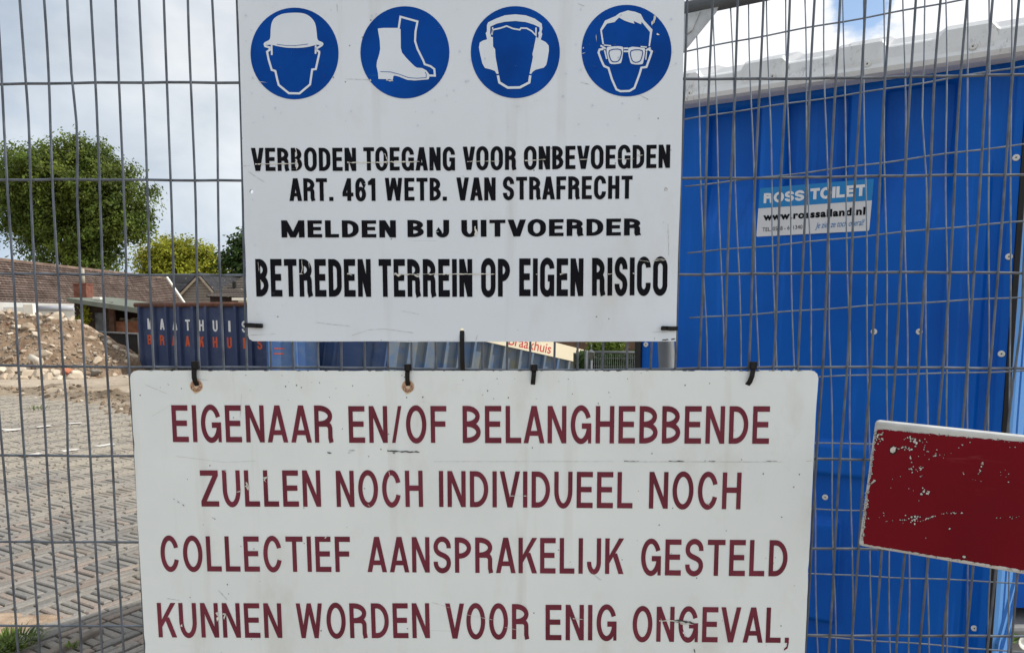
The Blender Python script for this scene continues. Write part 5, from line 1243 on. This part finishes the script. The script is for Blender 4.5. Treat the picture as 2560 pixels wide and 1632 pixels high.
tree('broadleaf_tree', 'large round dark green tree rising behind the long tiled roof', [pxlobe(170, 438, 145, 80, TY), pxlobe(95, 500, 110, 110, TY), pxlobe(278, 510, 108, 112, TY), pxlobe(190, 520, 130, 110, TY, .8), pxlobe(212, 415, 82, 66, TY), pxlobe(180, 620, 112, 90, TY, .9), pxlobe(235, 640, 62, 72, TY), pxlobe(95, 430, 85, 62, TY), pxlobe(322, 548, 58, 58, TY), pxlobe(55, 510, 70, 80, TY)], TY, 190, M_l1, 1800, 42, .275, .78, 4.5, .45, .42, (.5, 1.5))
TY2 = 84
tree('broadleaf_tree', 'yellow green round tree behind the small gabled house', [pxlobe(430, 655, 78, 58, TY2), pxlobe(490, 665, 62, 58, TY2), pxlobe(400, 675, 50, 50, TY2), pxlobe(535, 690, 42, 45, TY2), pxlobe(450, 700, 90, 45, TY2), pxlobe(520, 730, 50, 45, TY2)], TY2, 450, M_l2, 1000, 36, .34, .92, 4, .4, .45, (.6, 1.4))
tree('broadleaf_tree', 'deep green tree half hidden at the left edge of the upper notice board', [pxlobe(590, 670, 40, 55, 78), pxlobe(640, 650, 55, 80, 78), pxlobe(588, 612, 14, 22, 78), pxlobe(604, 592, 8, 22, 78)], 78, 630, M_l3, 420, 12, .45, .7, 4, .35)

# ================================================================== HOUSES
def roofmat2(name, c, c2):
    a = MN(name); br = a.n('ShaderNodeTexBrick'); br.inputs['Scale'].default_value = 1; br.inputs['Brick Width'].default_value = .30; br.inputs['Row Height'].default_value = .33; br.inputs['Mortar Size'].default_value = .012
    br.inputs['Color1'].default_value = (*c, 1); br.inputs['Color2'].default_value = (*c2, 1); br.inputs['Mortar'].default_value = (c[0] * .4, c[1] * .4, c[2] * .4, 1)
    mp = a.n('ShaderNodeMapping'); mp.inputs['Rotation'].default_value = (0, radians(90), radians(90)); a.l(a.tc.outputs['Object'], mp.inputs[0]); a.l(mp.outputs[0], br.inputs['Vector'])
    cc = a.mix(.75, br.outputs['Color'], a.ramp(a.noise(1.2, 7, .7), [(.3, .55), (.7, 1.4)]), 'MULTIPLY'); cc = a.mix(a.ramp(a.noise(3, 5), [(.66, 0.0), (.72, .7)]), cc, (.42, .36, .30))
    a.base(cc); a.rough(.85); a.spec(.15); return a.m
M_tile = roofmat2('brown roof tiles', (.098, .072, .062), (.155, .118, .102))
M_slate = roofmat2('dark slate roof', (.030, .032, .037), (.045, .046, .052))
M_gtile = roofmat2('grey brown roof tiles', (.085, .073, .066), (.115, .10, .09))
M_render = mat('off white render', (.46, .46, .45), .9, 0, .1, .1, 1)
M_barge = mat('white barge board', (.80, .77, .68), .6, 0, .3, .04, 3)
def tiled_plane(A_, B_, C_, D_, rows, name, m_, parent, thick=.05, cols=0):
    """stepped courses between eave A_-B_ and ridge D_-C_; every course a row of rolled tiles"""
    mb = MB(); n_ = (B_ - A_).cross(D_ - A_).normalized()
    if n_.z < 0: n_ = -n_
    L_ = (B_ - A_).length; nc = cols or int(L_ / .16)
    for r in range(rows):
        v0, v1 = r / rows, (r + 1.12) / rows; vs = []
        for (v, h) in ((v0, -.02), (v0, thick), (v1, .008)):
            for i in range(nc + 1):
                u = i / nc; p = A_.lerp(B_, u).lerp(D_.lerp(C_, u), v); vs.append(p + n_ * (h + (.022 * (i % 2) if h > -.01 else 0)))
        k = nc + 1
        mb.add(vs, [(q * k + i, q * k + i + 1, (q + 1) * k + i + 1, (q + 1) * k + i) for q in (0, 1) for i in range(nc)])
    return mb.build(name, m_, parent, recalc=False)
h1 = thing('house', 'long low house with a steep brown tiled roof and a white barge board', 'house', (-27.5, 43, 0))
rA, rB = atY(0, 650, 37.6), atY(412, 696, 56.8); dirr = (rB - rA); r0 = rA - dirr * .55
eB = atY(458, 763, 56.8); drop = eB - rB; e0 = r0 + drop * 1.0; zE = e0.z
fE0 = r0 + drop * 1.06; fEB = rB + drop * 1.06
tiled_plane(fE0, fEB, rB, r0, 17, 'roof', M_tile, h1, .085, 190)
bk = Vector((-drop.x, 0, drop.z)); tiled_plane(r0 + bk, rB + bk, rB, r0, 6, 'roof', M_tile, h1, .05, 60)
mb = MB(); mb.tube([r0, rB], .11, 8); mb.build('ridge_tiles', mat('ridge tiles', (.16, .115, .09), .9, 0, .1, .4, 1.4), h1)
gx = [rB + drop, rB, rB + bk]; mb = MB()
mb.prism([Vector((p.x + (.12 if i == 0 else -.12 if i == 2 else 0), p.y - .1, p.z - .12)) for i, p in enumerate(gx)] + [Vector((gx[2].x - .12, gx[2].y - .1, 0)), Vector((gx[0].x + .12 - .3, gx[0].y - .1, 0))], r0 - rB)
mb.build('wall', M_render, h1)
mb = MB(); d_ = drop.normalized(); nn = Vector((0, 1, 0)); mb.box(rB + drop * .53 + Vector((.02, .14, -.02)), drop * .56, nn * .12, d_.cross(nn) * .17); mb.build('barge_board', M_barge, h1)
# low white annex wall with its gutter
an = thing('outbuilding', 'low white outbuilding with a grey gutter behind the rubble heap', 'building', (-24, 39, 0))
w0, w1 = atY(-40, 770, 35.2), atY(187, 768, 36.4)
mb = MB(); P_ = [Vector((w0.x, w0.y, 0)), Vector((w1.x, w1.y, 0)), Vector((w1.x, w1.y + 2.4, 0)), Vector((w0.x, w0.y + 2.4, 0))]; mb.prism(P_, (0, 0, w1.z)); mb.build('wall', mat('white wall paint', (.52, .52, .50), .8, 0, .2, .1, 1.5), an)
g0, g1 = atY(84, 771, 35.6), atY(185, 770.5, 36.1); mb = MB(); mb.tube([g0, g1], .13, 10); mb.build('gutter', mat('grey gutter', (.33, .35, .39), .5, 0, .4, .1, 3), an)
mb = MB(); c = atY(77, 774, 35.0); mb.box(c, (.24, 0, 0), (0, .2, 0), (0, 0, .26)); mb.box(c + Vector((0, 0, -.9)), (.10, 0, 0), (0, .1, 0), (0, 0, .7)); bevel(mb.build('downpipe_hopper', M_barge, an), .03)
mb = MB(); c = atY(140, 790, 35.9); mb.box(c, (.25, 0, 0), (0, .1, 0), (0, 0, .16)); mb.build('window', mat('dark opening', (.012, .011, .01), .9), an)
# shed
sh = thing('shed', 'dark open fronted timber shed with a sloping green felt roof', 'shed', (-16.6, 31, 0))
s0, s1 = atY(185, 745, 30), atY(352, 771, 29.4)
M_dwood = mat('dark brown planks', (.040, .028, .022), .85, 0, .2, .4, 7); M_felt = mat('green roof felt', (.15, .165, .14), .9, 0, .15, .15, 2)
mb = MB(); mb.prism([s0 + Vector((-.1, -.35, 0)), s1 + Vector((.2, -.35, 0)), s1 + Vector((.2, -.35, -.21)), s0 + Vector((-.1, -.35, -.16))], (0, 3.4, .10)); mb.build('roof', M_felt, sh)
cx1 = atY(281, 800, 29.9).x
mb = MB()
z_ = .0
while z_ < 1.92:
    zt = min(z_ + .14, 1.94 - .02); mb.box(((s0.x + cx1) / 2, 30 + .012 * (int(z_ / .14) % 2), (z_ + zt) / 2), ((cx1 - s0.x) / 2, 0, 0), (0, .03, 0), (0, 0, (zt - z_) / 2 - .006)); z_ += .14
mb.build('plank_wall', M_dwood, sh)
mb = MB(); mb.abox(s0.x, s0.x + .08, 30.05, 33, 0, 2.0); mb.abox(s0.x, s1.x, 32.9, 33, 0, 1.8); mb.build('back_wall', M_dwood, sh)
mb = MB(); mb.abox(cx1 - .12, cx1 + .08, 29.85, 30.0, 0, 1.86); mb.build('post', mat('brown post', (.075, .042, .03), .8, 0, .2, .3, 5), sh)
mb = MB(); mb.abox(cx1 + .08, s1.x - .02, 30, 30.12, 0, atY(310, 803, 30).z); mb.build('infill_panel', mat('reddish plank infill', (.155, .07, .042), .85, 0, .15, .4, 5), sh)
mb = MB(); mb.abox(atY(236, 790, 29.9).x, atY(258, 790, 29.9).x, 29.93, 29.965, atY(240, 830, 29.9).z, atY(240, 782, 29.9).z); mb.build('window', mat('dusty pane', (.05, .055, .06), .2, 0, .5, .4, 4), sh)
rk = random.Random(2); mb = MB()
for k in range(46):
    x = rk.uniform(cx1 + .1, s1.x - .05); vs, fs = stone_mesh(rk.randint(0, 40), rk.uniform(.06, .15), None); mb.cur = rk.choice(PAL[:4]); p = Vector((x, 30.25 + rk.uniform(0, .5), atY(310, 803, 30).z + rk.uniform(-.1, .1))); mb.add([p + v for v in vs], fs)
o = mb.build('stored_rubble', M_stone); o['kind'] = 'stuff'; tag(o, 'pale rubble stacked behind the infill of the shed', 'rubble', None, 'stuff')
c = atY(209, 730, 31.3); chw = 15.5 * 31.3 / F
M_brick = mat('red brick', (.17, .075, .056), .9, 0, .15, .3, 6)
mb = MB(); zc0, zc1 = 1.6, atY(209, 712, 31.3).z; mb.box((c.x, 31.3, (zc0 + zc1) / 2), (chw, 0, 0), (0, chw, 0), (0, 0, (zc1 - zc0) / 2)); mb.box((c.x, 31.3, zc1 + .03), (chw + .03, 0, 0), (0, chw + .03, 0), (0, 0, .03)); ch = mb.build('chimney', M_brick, sh)
mb = MB(); mb.tube([(c.x, 31.3, zc1), (c.x, 31.3, atY(209, 672, 31.3).z)], .082, 12); o = mb.build('flue_pipe', mat('cement pipe', (.36, .34, .28), .9, 0, .1, .15, 4), sh); o.parent = ch
mb = MB(); c = atY(244, 746, 30.2); mb.box(c, (.16, 0, 0), (0, .1, 0), (0, 0, .05)); tag(bevel(mb.build('ridge_scrap', M_barge), .02), 'small white scrap lying on the edge of the shed roof', 'debris')
iv = thing('climbing_plant', 'bright green climber on the dark wall of the shed', 'plant', (atY(208, 790, 29.7).x, 29.7, 0))
crown([pxlobe(212, 775, 10, 20, 29.7, .5), pxlobe(214, 800, 12, 14, 29.7, .5), pxlobe(202, 800, 10, 14, 29.7, .5)], 70, 10, .09, .11, rt, .2).build('foliage', M_l2, iv, recalc=False)
mb = MB(); mb.tube([(iv.location.x, 29.8, 0), (iv.location.x + .06, 29.8, 1.3)], .03, 6); mb.build('stem', M_bark, iv)
# dark panel fence
pf_ = thing('panel_fence', 'low black panel with a pale grey frame between the heap and the navy skip', 'fence', (-11.3, 21.2, 0))
pa, pb = atY(225, 829, 21.2), atY(347, 835, 20.9)
mb = MB(); mb.prism([Vector((pa.x, pa.y, 0)), Vector((pb.x, pb.y, 0)), pb, pa], (0, .05, 0)); mb.build('panel', mat('black panel', (.016, .017, .018), .7, 0, .3, .3, 5), pf_)
mb = MB(); mb.tube([pa + Vector((0, -.02, 0)), pb + Vector((0, -.02, 0))], .028, 8); mb.build('rail', M_tube, pf_)
mb = MB(); mb.tube([Vector((pb.x, pb.y - .02, 0)), pb + Vector((0, -.02, .02))], .035, 8); mb.build('post', M_tube, pf_)
# gabled house
HY = 66
h2 = thing('house', 'small gabled house with grey timber gable and dark slate roof', 'house', (atY(500, 785, HY).x, HY + 4, 0))
pk_, ql, qr = atY(501, 689, HY), atY(440, 752, HY), atY(546, 742, HY); q2 = Vector((qr.x, qr.y, ql.z))
qr = pk_ + (qr - pk_) * ((pk_.z - ql.z) / (pk_.z - qr.z))
mb = MB(); mb.prism([pk_, qr, Vector((qr.x - .4, HY, 0)), Vector((ql.x + .4, HY, 0)), ql], (0, 9, 0))
a = MN('weathered grey boards'); wv = a.n('ShaderNodeTexWave', wave_type='BANDS', bands_direction='Z'); wv.inputs['Scale'].default_value = 1.3; a.l(a.tc.outputs['Object'], wv.inputs['Vector'])
c = a.ramp(wv.outputs['Fac'], [(.1, (.14, .122, .105)), (.35, (.235, .21, .185))]); a.base(a.mix(.4, c, a.ramp(a.noise(2, 5), [(.3, .6), (.7, 1.2)]), 'MULTIPLY')); a.rough(.9)
mb.build('wall', a.m, h2)
lft = Vector((-6.2, 0, 0))
ov = Vector((0, -.35, .14)); bkv = Vector((0, 9.5, 0))
for (q_, nm) in ((ql, 'roof'), (qr, 'roof')):
    dd = (q_ - pk_) * 1.08; mb = MB(); mb.prism([pk_ + ov, pk_ + ov + dd, pk_ + ov + dd + bkv, pk_ + ov + bkv], (0, 0, .12)); mb.build(nm, M_slate, h2)
    mb = MB(); mb.prism([pk_ + ov + Vector((0, -.04, -.04)), pk_ + ov + dd + Vector((0, -.04, -.04)), pk_ + ov + dd + Vector((0, -.04, -.30)), pk_ + ov + Vector((0, -.04, -.30))], (0, .05, 0)); mb.build('barge_board', mat('beige barge board', (.38, .32, .25), .7, 0, .2, .1, 2), h2)
rg = atY(405, 686, HY + 5); rl = atY(470, 770, HY + 2)
mb = MB(); P_ = [atY(395, 687, HY + 4.5), atY(503, 688, HY + 4.5), atY(503, 690, HY + 4.5) + Vector((0, -5.5, -3.6)), atY(395, 690, HY + 4.5) + Vector((0, -5.5, -3.6))]; mb.prism(P_, (0, .3, -.12)); mb.build('main_roof', M_slate, h2)
# hipped house on the right
HY3 = 52
h3 = thing('house', 'grey brown hipped roof house partly behind the left edge of the upper board', 'house', (atY(600, 785, HY3).x, HY3 + 3, 0))
a0, a1, b1, b0 = atY(605, 693, HY3 + 3), atY(760, 693, HY3 + 3), atY(760, 747, HY3), atY(515, 741, HY3)
tiled_plane(b0, b1, a1, a0, 12, 'roof', M_gtile, h3, .05, 60)
mb = MB(); mb.prism([b0 + Vector((0, .05, -.05)), a0 + Vector((0, .05, -.05)), Vector((a0.x, HY3 + 7, b0.z)), Vector((b0.x, HY3 + 7, b0.z))], (.04, 0, 0)); mb.build('roof_hip', M_slate, h3)
mb = MB(); w_ = Vector((b0.x + .25, HY3 + .45, 0)); mb.abox(b0.x + .1, b1.x, HY3 + .45, HY3 + 6, 0, b0.z - .02); mb.build('wall', mat('dark brick wall', (.045, .034, .032), .9, 0, .1, .3, 3), h3)
mb = MB(); c0_, c1_ = atY(582, 744, HY3 - .3), atY(640, 751, HY3 - .3); mb.abox(c0_.x, c1_.x, HY3 - .5, HY3 + .5, c1_.z, c0_.z); mb.build('dormer_fascia', M_barge, h3)
mb = MB(); c0_, c1_ = atY(594, 752, HY3 - .2), atY(640, 790, HY3 - .2); mb.abox(c0_.x, c1_.x, HY3 - .1, HY3 + .48, c1_.z, c0_.z); wf = mb.build('window', M_barge, h3)
mb = MB(); c0_, c1_ = atY(598, 755, HY3 - .2), atY(607, 788, HY3 - .2); mb.abox(c0_.x, c1_.x, HY3 - .13, HY3 - .09, c1_.z, c0_.z); o = mb.build('pane', mat('window glass', (.05, .055, .06), .1, 0, .5), h3); o.parent = wf
mb = MB(); c = atY(586, 718, HY3 + 1.2); mb.box(c, (.1, 0, 0), (0, .1, 0), (0, 0, .38)); mb.build('vent_pipe', M_rubber, h3)
# brick house behind the hedge, seen in the gap between the boards
h4 = thing('house', 'brown brick house wall behind the hedge, seen between the two boards', 'house', (1.6, 26, 0))
mb = MB(); x0_, x1_ = atY(1372, 860, 25).x, atY(1650, 860, 25).x
mb.abox(x0_, x1_, 25, 32, 0, 3.0); mb.build('wall', mat('brown brick wall', (.105, .068, .05), .9, 0, .1, .3, 2), h4)
mb = MB(); mb.prism([Vector((x0_ - .3, 24.7, 3.0)), Vector((x1_ + .3, 24.7, 3.0)), Vector((x1_ + .3, 28.5, 4.0)), Vector((x0_ - .3, 28.5, 4.0))], (0, 0, .12)); mb.build('roof', M_tile, h4)
mb = MB(); c0_, c1_ = atY(1488, 850, 24.9), atY(1512, 872, 24.9); mb.abox(c0_.x, c1_.x, 24.93, 24.99, c1_.z, c0_.z); mb.build('window', mat('window glass', (.05, .055, .06), .1), h4)
# hedge and bar fence
GY = 9.2
f0, f1 = atY(1466, 880, GY), atY(1597, 881.5, GY)
bf = thing('bar_fence', 'fine grey bar fence in front of the clipped hedge, between the boards', 'fence', ((f0.x + f1.x) / 2, GY, 0))
mb = MB(); mb.tube([f0, f1 + Vector((.3, 0, 0))], .016, 8); mb.build('rail', M_tube, bf)
mb = MB(); x = f0.x
while x < f1.x + .3: mb.tube([(x, GY, .05), (x, GY, f0.z)], .0028, 5); x += .026
z_ = .1
while z_ < f0.z - .03: mb.tube([(f0.x, GY - .004, z_), (f1.x + .3, GY - .004, z_)], .0028, 5); z_ += .1
mb.build('bars', mat('fence bar grey', (.22, .23, .23), .5, .3), bf)
mb = MB(); mb.tube([(f0.x, GY, 0), (f0.x, GY, f0.z + .02)], .022, 10); mb.tube([(f1.x, GY, 0), (f1.x, GY, f0.z + .02)], .022, 10); mb.build('post', M_tube, bf)
hg = thing('hedge', 'dark green clipped hedge behind the fine bar fence', 'hedge', ((f0.x + f1.x) / 2, GY + .5, 0))
mb = MB(); rh = random.Random(6)
for k in range(9000):
    p = Vector((rh.uniform(f0.x - .1, f1.x + .3), GY + .16 + abs(rh.gauss(0, .14)), rh.uniform(.05, .97))); nrm = Vector((rh.gauss(0, .6), -1, rh.gauss(.3, .6))).normalized(); t_ = (Matrix.Rotation(rh.uniform(0, 6.28), 3, nrm) @ nrm.orthogonal().normalized()); b_ = nrm.cross(t_); l_ = rh.uniform(.018, .036); g_ = rh.uniform(.6, 1.2); mb.cur = (g_, g_, g_)
    mb.add([p - t_ * l_, p - b_ * l_ * .5, p + t_ * l_, p + b_ * l_ * .5], [(0, 1, 2, 3)])
mb.build('foliage', M_l3, hg, recalc=False)
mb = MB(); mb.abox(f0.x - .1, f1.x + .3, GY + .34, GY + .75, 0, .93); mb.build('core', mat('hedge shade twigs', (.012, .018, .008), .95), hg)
def shrub(px, py, rx, ry, Y, label):
    p = atY(px, py, Y); t = thing('shrub', label, 'shrub', (p.x, Y, 0), None)
    crown([pxlobe(px, py, rx, ry, Y, .8)], 60, 11, .055, .09, rt, .1, (.8, 1.6)).build('foliage', M_l1, t, recalc=False); mb = MB(); mb.tube([(p.x, Y, 0), (p.x, Y, p.z)], .03, 6); mb.build('stem', M_bark, t)
shrub(1535, 862, 28, 30, 10.3, 'tall leafy shrub sticking up above the middle of the hedge'); shrub(1490, 872, 20, 18, 10.2, 'small light green shrub above the left end of the hedge')
# garden lantern
ly = 9.0; lc = atY(1478, 885, ly); lt = thing('garden_lantern', 'old style four sided garden lantern at the end of the cream board', 'lantern', (lc.x, ly, 0))
k = ly / F
mb = MB(); mb.tube([(lc.x, ly, 0), (lc.x, ly, lc.z - 15 * k)], .016, 8); mb.build('pole', M_tube, lt)
mb = MB(); zt, zb_ = lc.z + 5 * k, lc.z - 11 * k; wt, wb = 7 * k, 3.5 * k
tp_ = [Vector((lc.x + sx * wt, ly + sy * wt, zt)) for sx, sy in ((-1, -1), (1, -1), (1, 1), (-1, 1))]; bt_ = [Vector((lc.x + sx * wb, ly + sy * wb, zb_)) for sx, sy in ((-1, -1), (1, -1), (1, 1), (-1, 1))]
for i in range(4): mb.tube([tp_[i], bt_[i]], .005, 5); mb.tube([tp_[i], tp_[(i + 1) % 4]], .006, 5); mb.tube([bt_[i], bt_[(i + 1) % 4]], .006, 5)
mb.build('frame', M_tube, lt)
mb = MB(); mb.add([p + (Vector((lc.x, ly, p.z)) - p) * .06 for p in tp_ + bt_], [(i, (i + 1) % 4, 4 + (i + 1) % 4, 4 + i) for i in range(4)]); mb.build('glass', mat('lantern glass', (.12, .12, .10), .15, 0, .4, .1, 20), lt)
mb = MB(); ap = Vector((lc.x, ly, zt + 8 * k)); tq = [p + (p - Vector((lc.x, ly, zt))) * .18 for p in tp_]; mb.add(tq + [ap], [(0, 1, 4), (1, 2, 4), (2, 3, 4), (3, 0, 4), (0, 3, 2, 1)]); mb.tube([ap, ap + Vector((0, 0, .05))], .008, 6); mb.build('cap', M_tube, lt)

# ================================================================== GRASS TUFTS
M_grass = leafmat('grass blades', (.065, .115, .018), (.13, .175, .03), .2)
def tuft(px, py, n_, h, rad, label):
    c = atZ(px, py, .05); t = thing('grass_tuft', label, 'grass', c); mb = MB(); rg_ = random.Random(int(px * 7 + py))
    for k in range(n_):
        a_ = rg_.uniform(0, 6.28); r_ = rad * rg_.random() ** .6; p = c + Vector((cos(a_) * r_, sin(a_) * r_ * .8, -.02)); g_ = rg_.uniform(.6, 1.25); mb.cur = (g_, g_, g_)
        d = Vector((cos(a_) * rg_.uniform(.2, 1.2), sin(a_) * rg_.uniform(.2, 1.0), 1.0)).normalized(); l_ = h * rg_.uniform(.5, 1.1); w_ = rg_.uniform(.003, .006); s_ = d.cross(Vector((0, 0, 1))); s_ = (s_.normalized() if s_.length > .01 else Vector((1, 0, 0))) * w_; vs = []
        for q in range(5):
            u = q / 4; o = p + d * l_ * u + Vector((0, 0, -l_ * .45 * u * u)); vs += [o - s_ * (1 - u * .9), o + s_ * (1 - u * .9)]
        mb.add(vs, [(2 * q, 2 * q + 1, 2 * q + 3, 2 * q + 2) for q in range(4)])
    mb.build('blades', M_grass, t, recalc=False)
tuft(22, 1598, 260, .105, .125, 'large green grass tuft on the bare earth at the near left'); tuft(-10, 1625, 120, .11, .09, 'grass tuft at the bottom left edge of the picture'); tuft(180, 1607, 22, .05, .03, 'tiny grass sprig growing at the concrete edging'); tuft(92, 1019, 40, .16, .2, 'small weed on the far edge of the paving')
